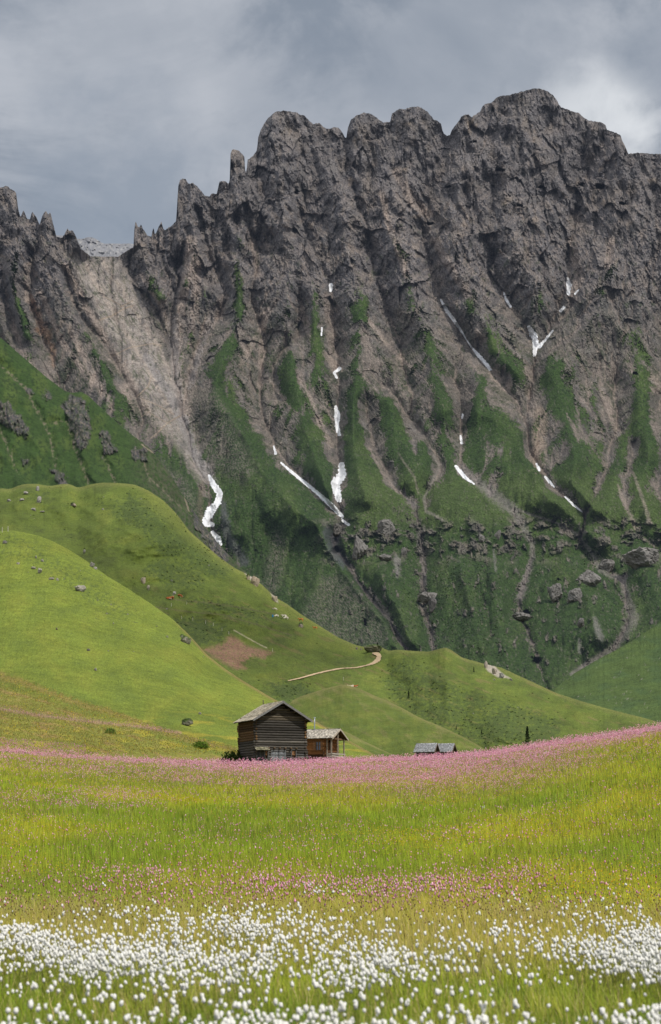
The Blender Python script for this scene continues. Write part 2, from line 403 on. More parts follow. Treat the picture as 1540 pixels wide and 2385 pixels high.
    c = mixc(c, (0.225, 0.192, 0.162), sstep(-0.1, 0.5, t1) * 0.75)
    c = mixc(c, (0.085, 0.085, 0.095), sstep(0.0, 0.45, fbm(PX / 11, PY / 30, 4, 902, 0.6)) * 0.6)
    c = mixc(c, (0.30, 0.285, 0.27), sstep(0.15, 0.45, fbm(PX / 8, PY / 10, 4, 903, 0.6)) * 0.55)
    c = mixc(c, (0.37, 0.29, 0.21), sstep(0.3, 0.6, fbm(PX / 30, PY / 45, 3, 904, 0.6)) * sstep(1100, 500, PY) * 0.45)
    c = mixc(c, (0.150, 0.135, 0.108), sstep(640, 860, PY) * 0.75)
    c = mixc(c, (0.052, 0.066, 0.034), sstep(620, 860, PY) * sstep(-0.1, 0.25, nst + 0.6 * n3) * 0.85)
    scr = sstep(0.52, 0.72, nzb + 0.10 * n2 + 0.07 * n3) * (1 - 0.45 * sstep(560, 380, PY))
    chan = sstep(3.6, 6.0, LA + 1.2 * n2) * sstep(420, 650, PY)
    mid = sstep(560, 760, PY) * sstep(1330, 1000, PY)
    scree = np.clip(0.6 * scr * (1 - 0.5 * mid) + 0.8 * chan * (0.3 + 0.7 * mid) + mid * 0.8 * sstep(0.0, -0.35, nst) * sstep(0.1, -0.3, n1), 0, 1)
    streak = 0.3 * L1 + 0.2 * L2
    c = mixc(c, (0.285, 0.232, 0.192), scree * 0.85 * (0.75 + 0.5 * streak))
    c = mixc(c, (0.37, 0.325, 0.285), scree_left * (0.9 + 0.1 * n3))
    diag = fbm((PX * 0.57 + PY * 0.82) / 40, (PX * 0.82 - PY * 0.57) / 3.6, 4, 906, 0.65)
    c = mixc(c, (0.13, 0.145, 0.085), scree_left * sstep(0.08, 0.25, diag + 0.12 * n3 + 0.15 * n2) * 0.8)
    c = mixc(c, (0.42, 0.35, 0.29), scree_left * sstep(0.2, 0.4, -diag) * 0.7)
    for pl, w, colr, am in STREAKS:
        d = seg_dist(PX + 4 * n3 + 3 * n2, PY + 3 * n2, pl) / (w * 1.45)
        c = mixc(c, colr, sstep(1.3, 0.5, d + 0.5 * n3) * am)
    # ochre scar on the far left
    och = sstep(1.2, 0.2, seg_dist(PX, PY, [(72,690,7),(95,760,16),(118,800,12),(125,850,8)], True) + 1.2 * n2)
    c = mixc(c, (0.40, 0.235, 0.14), och * 0.5)
    c = mixc(c, (0.27, 0.225, 0.19), sstep(0.18, 0.42, fbm((PX - 0.7 * PY) / 12 + n2, (PY + 0.5 * PX) / 60, 4, 943, 0.6)) * sstep(330, 520, PY) * sstep(1150, 900, PY) * 0.75)
    c = mixc(c, (0.045, 0.062, 0.028), sstep(0.22, 0.4, fbm(PX / 16, PY / 24, 4, 944, 0.65)) * sstep(430, 640, PY) * 0.7)
    c = mixc(c, (0.20, 0.185, 0.17), sstep(0.1, 0.5, fbm((PX + PY) / 60, (PY - PX) / 22, 3, 940)) * 0.5)
    c = mixc(c, (0.085, 0.08, 0.08), sstep(0.1, 0.45, fbm(PX / 34, PY / 60, 3, 941)) * 0.45)
    c = mixc(c, (0.15, 0.14, 0.13), scree_left * sstep(0.12, 0.35, fbm(PX / 12, PY / 18, 4, 942, 0.65)) * 0.8)
    c = mixc(c * np.array((1.19, 1.175, 1.175)), (0.34, 0.285, 0.24), scree * sstep(0.1, 0.4, L1 * 0.3 + 0.1) * 0.35)
    c *= (1 + 0.75 * fine * (1 - 0.6 * scree_left))[..., None].clip(0.35, 1.8)
    # grass
    gcol = np.empty(c.shape); gcol[:] = (0.042, 0.076, 0.018)
    gcol = mixc(gcol, (0.068, 0.105, 0.026), sstep(-0.1, 0.5, n1 + 0.3 * n2))
    gcol = mixc(gcol, (0.024, 0.045, 0.015), sstep(0.05, 0.4, fbm(PX / 7, PY / 6, 4, 907, 0.65) + 0.35 * fbm(PX / 50, PY / 60, 2, 908)) * 0.85)
    gcol = mixc(gcol, (0.085, 0.120, 0.032), sstep(1080, 1130, PY) * sstep(1250, 1200, PY) * sstep(780, 860, PX) * 0.55)
    gcol *= 1.22 * (1 + 0.9 * fine)[..., None].clip(0.35, 1.9)
    chw = chan * sstep(0.1, 0.6, n1 + 0.4)
    ggr = GR * (1 - 0.9 * oc) * (1 - scree_left * 0.95) * (1 - 0.45 * sstep(0.15, 0.5, n3 + 0.4 * n2 + 0.3 * fine))
    c2 = c * (1 - ggr[..., None]) + gcol * ggr[..., None]
    for pl, w, colr, am in STREAKS_OVER:
        d = seg_dist(PX + 3 * n3, PY + 3 * n2, pl, True)
        c2 = mixc(c2, colr, sstep(1.35, 0.6, d + 1.1 * n3 + 0.6 * n2 + 0.9 * fine) * am * np.clip(0.75 + 0.5 * n3 + 0.8 * fine, 0, 1))
    # cattle-track net on the big spur
    for pol, ang in NETS:
        m = poly_mask(PX, PY, pol, 14)
        u = (PX * math.cos(ang) + PY * math.sin(ang)); v = (-PX * math.sin(ang) + PY * math.cos(ang))
        f1, f2, _, _, _ = worley(u / 11 + 0.5 * n3, v / 4.2 + 0.4 * n2, 77)
        c2 = mixc(c2, (0.20, 0.18, 0.14), m * sstep(0.26, 0.08, f2 - f1) * sstep(0.15, 0.6, m + 0.4 * n2) * 0.85)
        c2 = mixc(c2, (0.055, 0.07, 0.04), m * sstep(0.2, 0.5, f2 - f1) * 0.55)
    c2 *= (1 - 0.7 * cave)[..., None]  # shade of the cave hollows put into the colour
    c2 *= (1 - 0.35 * deep)[..., None]  # ravine shade painted into the rock colour
    for pl, w in SLOPE_PATHS:
        d = seg_dist(PX, PY, pl)
        c2 = mixc(c2, (0.42, 0.33, 0.25), sstep(w + 0.8, w - 0.6, d + 0.8 * n3) * 0.85)
    # back side so that the crest is a real crest
    back = []
    for k, (dd, dz) in enumerate([(12, 6), (40, 30), (120, 110), (300, 300), (700, 700)]):
        b = V[0].copy(); b[:, 1] += dd; b[:, 0] *= (V[0, :, 1] + dd) / V[0, :, 1]; b[:, 2] -= dz; back.append(b)
    Vb = np.stack(back[::-1]); VV = np.concatenate([Vb, V]); CC = np.concatenate([np.repeat(c2[:1], 5, 0), c2])
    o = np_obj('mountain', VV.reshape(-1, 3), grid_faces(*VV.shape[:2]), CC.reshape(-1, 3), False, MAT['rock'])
    tag(o, kind='structure')
    return dict(px=px, PX=PX, PY=PY, D=D, V=V, n2=n2, n3=n3)

GRASS_HINTS = [
 ([(500,900),(520,880),(580,1000),(640,1100),(700,1180),(790,1300),(900,1450),(930,1530),(700,1540),(560,1300),(520,1180),(560,1100),(530,1000)], 0.75),
 ([(500,1180),(560,1130),(640,1230),(600,1330),(540,1290)], -0.5),
 ([(510,860),(530,800),(545,800),(500,880),(470,865)], 1.3), ([(640,850),(680,845),(700,930),(640,930)], 1.0),
 ([(810,1010),(840,1015),(880,1080),(900,1190),(810,1200)], 0.5), ([(1085,975),(1110,960),(1205,1015),(1200,1035),(1130,1020),(1110,1100),(1080,1060)], 0.9),
 ([(1240,880),(1300,840),(1340,930),(1380,1000),(1300,960)], 0.75), ([(900,940),(920,930),(960,1040),(900,1030)], 0.55),
 ([(815,710),(850,705),(858,740),(815,745)], 1.6), ([(1370,690),(1400,650),(1400,560),(1440,550),(1440,600),(1410,700)], 0.6),
 ([(1000,1140),(1060,1100),(1260,1290),(1010,1290)], 0.3), ([(640,1060),(690,1080),(760,1170),(750,1210),(690,1150)], 0.6),
 ([(410,630),(420,630),(405,700),(395,690)], 0.7), ([(1100,1130),(1190,1160),(1330,1260),(1560,1290),(1560,1340),(1300,1290),(1230,1240)], 0.5),
 ([(1380,1100),(1500,1060),(1560,1220),(1440,1230)], 0.25), ([(590,700),(900,700),(900,760),(590,760)], -0.3), ([(0,600),(200,600),(330,960),(200,900),(0,760)], -0.25)]
_T = (0.40, 0.325, 0.27); _TG = (0.33, 0.30, 0.28)
STREAKS = [([(95,680),(140,790),(215,890)], 5, _T, 0.75), ([(150,620),(215,740),(290,860),(345,960)], 6, _T, 0.8), ([(200,620),(260,720),(340,850),(400,960)], 4, (0.44,0.37,0.31), 0.8), ([(240,610),(300,700),(370,810),(420,930)], 4, (0.44,0.37,0.31), 0.7), ([(330,640),(370,700),(400,780)], 5, _T, 0.7), ([(30,760),(60,830),(90,880)], 5, _T, 0.6), ([(460,600),(455,700),(440,800)], 7, _T, 0.6), ([(640,700),(600,780),(560,850)], 5, _T, 0.45), ([(1010,560),(1060,640),(1100,700)], 7, _T, 0.5), ([(760,690),(770,780),(780,860)], 7, _T, 0.5), ([(1330,560),(1350,640),(1330,700)], 8, _T, 0.45), ([(690,860),(730,950),(770,1040)], 5, _T, 0.55), ([(1230,860),(1240,960)], 8, _T, 0.5), ([(1400,900),(1440,1010)], 6, _T, 0.5),
 ([(445,560),(440,620),(425,700),(412,800),(415,900),(430,980)], 9, _T, 0.7), ([(520,700),(480,770),(450,860),(435,960)], 10, _T, 0.65),
 ([(500,720),(470,800),(440,900)], 6, _TG, 0.6), ([(890,450),(905,520),(935,600),(945,640)], 6, _T, 0.7), ([(925,400),(960,470),(1000,500)], 8, _T, 0.7),
 ([(620,720),(610,800),(605,900)], 5, _T, 0.7), ([(700,720),(730,800),(790,860)], 6, _T, 0.55), ([(840,720),(900,800),(1000,900),(1050,960)], 4, _T, 0.7),
 ([(1150,870),(1180,900)], 9, _T, 0.8), ([(1260,960),(1255,1040),(1245,1100)], 12, (0.36,0.28,0.21), 0.6), ([(1425,560),(1415,620)], 6, _T, 0.7),
 ([(1480,860),(1530,900)], 14, _T, 0.55), ([(590,560),(600,640)], 5, _T, 0.6), ([(1110,770),(1180,830)], 4, _T, 0.5),
 ([(60,620),(65,700)], 5, _T, 0.6), ([(160,760),(230,900),(270,960)], 6, _T, 0.7), ([(290,900),(300,950)], 8, _T, 0.6), ([(560,800),(640,900),(700,980)], 3, _T, 0.5),
 ([(430,980),(450,1050),(485,1105)], 9, _TG, 0.85), ([(340,830),(400,930),(430,1000)], 7, _TG, 0.9), ([(400,740),(408,840),(415,930)], 9, _TG, 0.6)]
STREAKS_OVER = [
 ([(1070,1095,6),(1110,1120,12),(1160,1160,14),(1205,1195,12),(1222,1235,9),(1240,1262,7),(1240,1300,6),(1225,1350,8),(1212,1390,9)], 1, (0.31,0.275,0.25), 0.9),
 ([(1010,1060,3),(1025,1085,4),(1005,1130,4),(988,1160,4),(992,1190,4),(1030,1210,4)], 1, (0.33,0.29,0.25), 0.8),
 ([(985,1235,10),(975,1260,8),(985,1300,6),(990,1360,4)], 1, (0.27,0.24,0.22), 0.75),
 ([(1195,1185,3),(1290,1215,3),(1345,1245,4),(1380,1290,5),(1400,1330,6),(1450,1350,9),(1465,1400,9),(1475,1440,16),(1440,1500,9),(1380,1540,8),(1330,1570,4)], 1, (0.30,0.265,0.235), 0.85),
 ([(860,1040,2),(890,1100,3),(925,1145,3)], 1, _T, 0.7), ([(930,1060,2),(965,1110,3),(975,1150,2)], 1, _T, 0.6),
 ([(1440,1130,3),(1460,1180,5),(1480,1230,5)], 1, _T, 0.8), ([(1475,1100,3),(1500,1170,4),(1515,1220,4)], 1, _T, 0.7),
 ([(925,1300,7),(927,1340,6)], 1, _TG, 0.8), ([(1385,1440,5),(1400,1490,9)], 1, _TG, 0.8), ([(1350,1490,4),(1350,1520,5)], 1, _TG, 0.7),
 ([(825,1345,3),(860,1390,4),(900,1440,2.5),(945,1495,4)], 1, (0.17,0.16,0.155), 0.6), ([(1150,1280,3),(1155,1330,3)], 1, _TG, 0.6),
 ([(450,1050,7),(480,1100,9),(495,1120,10)], 1, _TG, 0.9), ([(520,1170,6),(530,1250,12),(570,1310,10)], 1, (0.17,0.165,0.175), 0.8),
 ([(470,1130,8),(465,1180,7),(475,1230,8)], 1, (0.26,0.2,0.15), 0.6), ([(765,1240,14),(780,1280,16),(800,1310,12)], 1, (0.15,0.15,0.165), 0.8)]
NETS = [([(750,1340),(800,1340),(860,1400),(905,1470),(890,1520),(790,1510),(730,1450),(700,1440)], 0.9), ([(640,1230),(670,1260),(660,1330),(640,1400),(610,1370),(620,1300)], 1.2),
        ([(440,900),(500,900),(560,1010),(600,1100),(560,1130),(500,1090),(450,1020)], 1.25), ([(360,1060),(440,1120),(470,1200),(430,1190),(380,1130)], 1.0)]
SLOPE_PATHS = [([(420,968),(390,985),(365,1010),(352,1020)], 1.6), ([(232,745),(262,735),(290,718),(310,712)], 1.8), ([(318,925),(345,900),(352,880)], 1.5), ([(310,700),(280,715)], 1.2),
               ([(290,715),(262,700),(240,690)], 0.8), ([(330,970),(345,960),(400,990)], 0.9), ([(262,830),(300,810),(355,800),(375,805)], 1.2), ([(318,925),(360,940),(405,965)], 1.1)]
CAVES = [(1262,435,10,4),(1398,435,14,8),(1210,478,9,4),(1183,455,5,3),(1250,1538,12,9),(1228,1425,9,6),(782,1282,14,9),(1450,475,9,4),(1355,430,8,5),(1105,330,6,3),(652,430,3,4),(1045,435,9,3),
         (1165,395,12,5),(690,445,4,8),(1185,688,4,3),(1480,870,6,4),(1300,1350,4,3),(850,1450,4,10),(1000,520,10,4)]
SNOW = [
 [(487,1108,4),(497,1128,8),(512,1150,9),(508,1170,8),(490,1190,12),(478,1218,10),(495,1222,6)], [(495,1240,5),(508,1255,8),(515,1268,4)],
 [(655,1078,2.5),(680,1100,4),(715,1128,4.5),(745,1153,5),(775,1180,7),(797,1203,5)], [(799,1213,4),(812,1222,4)], [(638,1040,2.5),(642,1056,4)],
 [(795,1083,8),(798,1105,11),(782,1125,12),(786,1150,11),(790,1165,7)], [(782,947,4),(786,965,8),(785,990,6),(790,1012,5)],
 [(1027,698,2.5),(1040,722,5),(1057,745,4.5),(1073,768,3.5),(1086,790,1.6),(1098,808,2.5),(1115,828,5),(1133,848,5),(1148,868,3.5)],
 [(1232,762,5),(1243,780,9),(1248,800,8),(1245,828,4)], [(1288,770,2.5),(1270,792,3.5),(1256,808,5)],
 [(1322,648,3.5),(1326,665,7),(1324,685,4.5)], [(1348,675,2.2),(1340,684,2.8)], [(1314,715,4),(1306,724,4)],
 [(1174,682,2.5),(1179,697,3.5),(1190,714,3.5)], [(771,664,6),(770,677,4)], [(750,763,2.4),(749,780,3)], [(792,858,4.5),(779,868,4),(785,880,3)],
 [(1078,965,3),(1077,973,3)], [(1073,1015,3),(1076,1032,4)], [(1063,1087,4.5),(1075,1102,5.5),(1088,1116,4),(1105,1127,2)],
 [(1250,1080,3),(1256,1094,4)], [(1270,1110,3),(1280,1122,4.5),(1291,1134,2)], [(1317,1157,2.5),(1335,1175,3.5),(1357,1193,2)]]

MAT = {}
MAT['rock'] = ground_mat('mountain_rock', (0.08, 0.35), 0.46, 1.0, 5.0, haze_glow=(0.010, 0.0125, 0.0175))
MAT['snow'] = ground_mat('old_snow', (0.05, 0.3), 0.10, 0.3, 1.0)
M = mountain()
def snow(M):
    PX, PY, V = M['PX'], M['PY'], M['V']
    for pl in SNOW:
        x0 = min(p[0] for p in pl) - 20; x1 = max(p[0] for p in pl) + 20
        ci = np.where((M['px'] > x0) & (M['px'] < x1))[0]; c0, c1 = ci[0], ci[-1]
        y0 = min(p[1] for p in pl) - 20; y1 = max(p[1] for p in pl) + 20
        ri = np.where((PY[:, c0] > y0) & (PY[:, c0] < y1))[0]; r0, r1 = ri[0], ri[-1]
        sx, sy = PX[r0:r1, c0:c1], PY[r0:r1, c0:c1]
        # finer sheet than the rock below
        fy, fx = np.meshgrid(np.arange(0, sx.shape[0] - 1.01, 0.5), np.arange(0, sx.shape[1] - 1.01, 0.5), indexing='ij')
        X = bilin(sx, fx, fy); Y = bilin(sy, fx, fy); D = bilin(M['D'][r0:r1, c0:c1], fx, fy)
        m = seg_dist(X, Y, pl, True) * 1.12 + 0.6 * fbm(X / 6, Y / 6, 4, 88, 0.65)
        Ds = np.minimum(D, blur2(D, 1.5)) - 0.8 * sstep(1.15, 0.8, m) - 0.5
        P = unproj(X, Y, Ds)
        ok = m < 1.0
        F = grid_faces(*X.shape); keep = ok.ravel()[F].sum(1) >= 3; F = F[keep]
        if len(F) < 3: continue
        used = np.unique(F); rm = np.full(X.size, -1); rm[used] = np.arange(len(used))
        dirt = fbm(X / 12, Y / 14, 3, 99).ravel()[used]
        C = np.array((0.86, 0.865, 0.88))[None] * (1 - 0.30 * sstep(-0.1, 0.5, dirt))[:, None]
        tag(np_obj('snow_patch', P.reshape(-1, 3)[used], rm[F], C, True, MAT['snow']), kind='structure')
snow(M)
print('mountain', round(time.time() - T0, 1))
# ------------------------------------------------------------------ hills in front of the wall
MAT['turf'] = ground_mat('alpine_turf', (0.06, 0.35, 1.6), 0.42, 0.9, 0.6)
MAT['far_turf'] = ground_mat('far_turf', (0.05, 0.2, 0.7), 0.42, 0.9, 1.2, haze_glow=(0.006, 0.008, 0.010))
MAT['far_rock'] = ground_mat('far_rock', (0.01, 0.05), 0.25, 0.6, 12, haze_glow=(0.03, 0.035, 0.045))

def ip(pts, x):
    p = np.array(pts, float); return np.interp(x, p[:, 0], p[:, 1])

def layer(name, x0, x1, step, sky_, bot, Db_, Dt_, rw, colfn, nfn, mat, rows=150, jit=0.8, sm=6.0, prof=1.0, drops=None, seed=1):
    px = np.arange(x0, x1, step, dtype=float)
    top = gauss1(ip(sky_, px), sm / step) + jit * fbm(px / 7.0, px * 0 + seed, 3, seed, 0.7)
    b = ip(bot, px); d0 = gauss1(ip(Db_, px), 20 / step); d1 = gauss1(ip(Dt_, px), 20 / step)
    s = np.linspace(0, 1, rows); s = 1 - (1 - s) ** 1.25
    PX = np.broadcast_to(px, (rows, len(px))).copy(); S = np.broadcast_to(s[:, None], PX.shape)
    PY = b[None] + (top - b)[None] * S
    g = (1 - rw) * S ** prof + rw * (1 - np.sqrt(np.clip(1 - S ** 2, 0, 1)))
    D = d0[None] + (d1 - d0)[None] * g
    L_ = dict(px=px, s=s, top=top, bot=b, PX=PX, PY=PY)
    D = D - nfn(PX, PY, S)
    L_['D'] = D
    V = unproj(PX, PY, D)
    C = colfn(PX, PY, S)
    back = []
    for dd, dz in (drops or [(4, 1.0), (12, 4), (30, 14), (80, 50), (200, 160)]):
        q = V[-1].copy(); q[:, 0] *= (V[-1, :, 1] + dd) / V[-1, :, 1]; q[:, 1] += dd; q[:, 2] -= dz; back.append(q)
    VV = np.concatenate([V, np.stack(back)]); CC = np.concatenate([C, np.repeat(C[-1:], len(back), 0)])
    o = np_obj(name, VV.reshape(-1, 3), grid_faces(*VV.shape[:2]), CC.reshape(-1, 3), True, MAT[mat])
    tag(o, kind='structure'); L_['obj'] = o
    return L_

def at(L_, px, py, up=0.0):
    """ground point of a hill under a spot of the view, in metres"""
    px = np.asarray(px, float); py = np.asarray(py, float)
    fx = (px - L_['px'][0]) / (L_['px'][1] - L_['px'][0])
    t = np.interp(px, L_['px'], L_['top']); b = np.interp(px, L_['px'], L_['bot'])
    s = np.clip((py - b) / (t - b), 0, 1)
    fy = np.interp(s, L_['s'], np.arange(len(L_['s'])))
    D = bilin(L_['D'], fx, fy)
    P = unproj(px, py, D); P[..., 2] += up
    return P

# far plateau seen through the gap
def far_col(PX, PY, S):
    c = np.empty(PX.shape + (3,)); c[:] = (0.16, 0.16, 0.17)
    n = fbm(PX / 8, PY / 10, 4, 21, 0.6)
    return mixc(c, (0.24, 0.235, 0.23), sstep(0.0, 0.4, n))
layer('far_mountain', 100, 340, 1.5, [(100,545),(135,548),(155,549),(175,556),(192,556),(205,552),(218,553),(226,558),(240,567),(255,567),(300,567),(340,570)], [(0,650),(400,650)],
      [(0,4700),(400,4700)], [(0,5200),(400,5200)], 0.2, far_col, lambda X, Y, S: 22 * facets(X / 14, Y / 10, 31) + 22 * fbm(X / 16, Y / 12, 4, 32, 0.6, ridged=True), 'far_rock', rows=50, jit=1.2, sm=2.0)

# steep green flank on the left, against the cliffs
def ml_noise(X, Y, S):
    r = ML_ROCK(X, Y)
    gl = np.minimum.reduce([seg_dist(X + 5 * fbm(X / 20, Y / 20, 2, 3), Y, p) for p in ML_GUL])
    return 9 * fbm(X / 60, Y / 80, 4, 41) + 1.6 * fbm(X / 12, Y / 16, 4, 42, 0.6) + r * (2 + 6 * facets(X / 8, Y / 18, 43) + 7 * fbm(X / 9, Y / 24, 4, 44, 0.6, ridged=True)) - 13 * np.exp(-(gl / 12) ** 2) + 14 * fbm(X / 90 - Y / 200, Y / 160, 2, 45, ridged=True)
ML_GUL = [[(0,850),(60,905),(115,1015),(130,1100)], [(120,985),(155,980),(175,1050),(205,1120)], [(240,1060),(270,1130)], [(330,1060),(345,1110),(420,1180)], [(-80,900),(0,1000),(40,1100)]]
def ML_ROCK(X, Y):
    n = fbm(X / 14, Y / 20, 4, 46, 0.6)
    m = np.zeros(X.shape)
    for p in ([(160,915),(200,930),(215,1000),(205,1050),(175,1045),(160,980),(140,950)], [(232,1000),(258,1010),(272,1050),(240,1065)], [(-30,925),(20,935),(70,1000),(60,1020),(0,990),(-40,970)], [(100,905),(118,912),(116,928),(100,926)],
              [(300,1045),(345,1040),(345,1075),(310,1070)], [(50,1070),(62,1072),(64,1092),(52,1090)], [(120,1090),(150,1100),(160,1140),(135,1140)], [(440,1150),(480,1200),(540,1290),(520,1330),(450,1220)], [(60,905),(76,905),(78,918),(60,918)]):
        m = np.maximum(m, poly_mask(X, Y, p, 7))
    return sstep(0.45, 0.8, m + 1.1 * n) * (m > 0.02)
def ml_col(X, Y, S):
    n = fbm(X / 40, Y / 50, 4, 47); n2 = fbm(X / 8, Y / 9, 4, 48, 0.65)
    c = np.empty(X.shape + (3,)); c[:] = (0.045, 0.082, 0.019)
    c = mixc(c, (0.082, 0.122, 0.027), sstep(-0.1, 0.4, n) * sstep(420, 150, X))
    c = mixc(c, (0.024, 0.044, 0.014), sstep(0.0, 0.35, n2 + 0.25 * n) * 0.75)
    br = sstep(280, 380, X) * sstep(0.0, 0.3, fbm(X / 6, Y / 8, 3, 49, 0.7) + 0.2)
    c = mixc(c, (0.115, 0.10, 0.07), br * 0.55)
    gl = np.minimum.reduce([seg_dist(X + 5 * n2, Y + 4 * n2, p) for p in ML_GUL])
    c = mixc(c, (0.22, 0.18, 0.13), sstep(6, 1, gl + 14 * n2 + 3) * 0.65)
    r = ML_ROCK(X, Y)
    rc = mixc(np.full(X.shape + (3,), 0.07), (0.17, 0.15, 0.125), sstep(-0.1, 0.4, n2))
    r = r * (0.55 + 0.6 * sstep(-0.3, 0.3, fbm(X / 6, Y / 14, 3, 480, 0.7)))
    c = c * (1 - r[..., None]) + rc * r[..., None]
    c = mixc(c, (0.27, 0.22, 0.17), sstep(0.3, 0.7, r) * sstep(0.1, 0.3, -n2) * 0.6)
    for pl, w in [([(352,1020),(345,1030),(385,1050),(410,1085),(430,1120),(428,1150),(440,1190)], 1.5), ([(330,1035),(352,1052),(400,1070),(440,1105),(470,1115)], 1.2)]:
        c = mixc(c, (0.34, 0.27, 0.20), sstep(w + 1, w - 0.5, seg_dist(X + n2 * 3, Y, pl)) * 0.7)
    return c
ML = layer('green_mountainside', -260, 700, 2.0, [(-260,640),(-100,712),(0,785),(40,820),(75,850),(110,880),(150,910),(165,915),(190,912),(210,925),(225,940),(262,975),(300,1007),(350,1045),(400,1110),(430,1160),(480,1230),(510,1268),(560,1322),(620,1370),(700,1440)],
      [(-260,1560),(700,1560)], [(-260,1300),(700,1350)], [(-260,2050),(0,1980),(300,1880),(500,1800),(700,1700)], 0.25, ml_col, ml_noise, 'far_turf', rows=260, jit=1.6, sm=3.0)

# right-hand alluvial slope
def lr_col(X, Y, S):
    n = fbm(X / 60, Y / 20, 4, 51); n2 = fbm(X / 7, Y / 5, 4, 52, 0.65)
    c = np.empty(X.shape + (3,)); c[:] = (0.065, 0.10, 0.025)
    c = mixc(c, (0.05, 0.085, 0.028), sstep(-0.1, 0.4, n + 0.4 * n2) * 0.8)
    c = mixc(c, (0.26, 0.24, 0.20), sstep(0.42, 0.6, n2 + 0.5 * fbm((X + 2 * Y) / 20, (Y - X * .6) / 60, 3, 53)) * 0.7)
    return c
LR = layer('valley_slope', 1200, 1800, 2.0, [(1200,1720),(1240,1680),(1262,1645),(1290,1605),(1340,1567),(1400,1532),(1440,1512),(1480,1488),(1540,1448),(1800,1300)],
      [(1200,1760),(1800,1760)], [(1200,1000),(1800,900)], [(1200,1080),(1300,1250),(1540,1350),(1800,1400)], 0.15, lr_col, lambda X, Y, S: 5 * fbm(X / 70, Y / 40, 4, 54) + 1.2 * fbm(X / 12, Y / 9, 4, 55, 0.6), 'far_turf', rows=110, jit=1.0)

# the big rounded pasture hill
H2_SKY = [(-260,1190),(-100,1155),(-20,1142),(0,1137),(25,1139),(45,1130),(60,1127),(85,1127),(100,1130),(120,1132),(133,1129),(150,1127),(165,1128),(180,1136),(195,1133),(215,1127),(240,1124),(280,1125),(315,1129),(345,1142),(380,1165),(410,1195),(440,1235),(470,1262),(510,1297),(545,1322),(585,1342),(610,1362),(640,1390),(670,1408),(700,1430),(740,1455),(790,1486),(830,1503),(850,1507),(870,1506),(890,1508),(905,1516),(925,1513),(960,1516),(1000,1518),(1020,1512),(1038,1508),(1052,1514),(1075,1531),(1110,1541),(1140,1549),(1170,1556),(1200,1570),(1240,1588),(1290,1612),(1350,1632),(1420,1652),(1500,1672),(1560,1690),(1800,1750)]
def h2_col(X, Y, S):
    n = fbm(X / 70, Y / 40, 4, 61); n2 = fbm(X / 9, Y / 6, 4, 62, 0.65); n3 = fbm(X / 3.5, Y / 2.5, 2, 63)
    c = np.empty(X.shape + (3,)); c[:] = (0.110, 0.148, 0.028)
    c = mixc(c, (0.150, 0.178, 0.034), sstep(0.0, 0.5, n + 0.3 * n2) * 0.8)
    c = mixc(c, (0.075, 0.098, 0.025), sstep(0.0, 0.45, -n + 0.3 * n2) * 0.7)
    c = mixc(c, (0.19, 0.145, 0.065), sstep(0.15, 0.5, fbm((X + 0.6 * Y) / 60, (Y - 0.4 * X) / 12, 3, 64)) * sstep(1300, 1420, Y) * 0.5)   # seeding grass
    c = mixc(c, (0.06, 0.088, 0.026), sstep(0.15, 0.45, n2 + 0.6 * H2_BUSH(X, Y) - 0.1) * 0.75)
    c = mixc(c, (0.19, 0.19, 0.06), sstep(14, 0, Y - ip(H2_SKY, X)) * 0.5)
    c = c * (1 - 0.28 * poly_mask(X, Y, [(330,1380),(640,1430),(800,1520),(780,1620),(620,1600),(480,1540),(380,1460)], 30) - 0.15 * poly_mask(X, Y, [(-20,1150),(140,1180),(330,1320),(330,1400),(100,1270),(-20,1230)], 25))[..., None]  # shade on the lower slope painted in, upper left hollow darkened
    c = mixc(c, (0.175, 0.195, 0.04), poly_mask(X, Y, [(340,1125),(470,1250),(650,1400),(850,1510),(700,1460),(560,1350),(440,1260),(330,1160)], 14) * 0.5)  # sunlit right flank painted lighter
    # bare red earth
    m = poly_mask(X + 14 * n2, Y + 9 * n2, [(470,1512),(505,1505),(525,1495),(535,1480),(555,1488),(575,1505),(610,1512),(638,1520),(612,1534),(590,1527),(560,1545),(575,1558),(548,1558),(515,1540)], 5)
    c = mixc(c, np.array((0.20, 0.115, 0.08)) * (1 + 0.5 * n3 + 0.4 * n2)[..., None], m * (0.95 - 0.6 * sstep(0.1, 0.4, n3 + n2)))
    for pl in ([(395,1395),(470,1402),(560,1415),(640,1430)], [(350,1412),(440,1425),(520,1432),(600,1455),(680,1480)]):
        c = mixc(c, (0.10, 0.085, 0.05), sstep(3, 0.5, seg_dist(X, Y + 3 * n2, pl)) * 0.5)
    for pl, w in (([(545,1468),(575,1485),(612,1505),(622,1509)], 1.2), ([(760,1440),(800,1465)], 0.6)):
        c = mixc(c, (0.42, 0.36, 0.26), sstep(w + 0.7, w - 0.4, seg_dist(X, Y, pl)) * 0.5)
    # rock lips on the right edge
    for p in ([(570,1335),(600,1340),(606,1358),(585,1352)], [(630,1378),(645,1388),(648,1404),(636,1396)], [(1125,1535),(1140,1540),(1172,1570),(1190,1580),(1160,1578),(1135,1562)]):
        c = mixc(c, (0.36, 0.32, 0.26), poly_mask(X + 4 * n2, Y + 4 * n2, p, 2))
    return c * (0.88 * (1 + 0.55 * fbm(X / 2.6, Y / 1.9, 3, 111, 0.8)))[..., None]
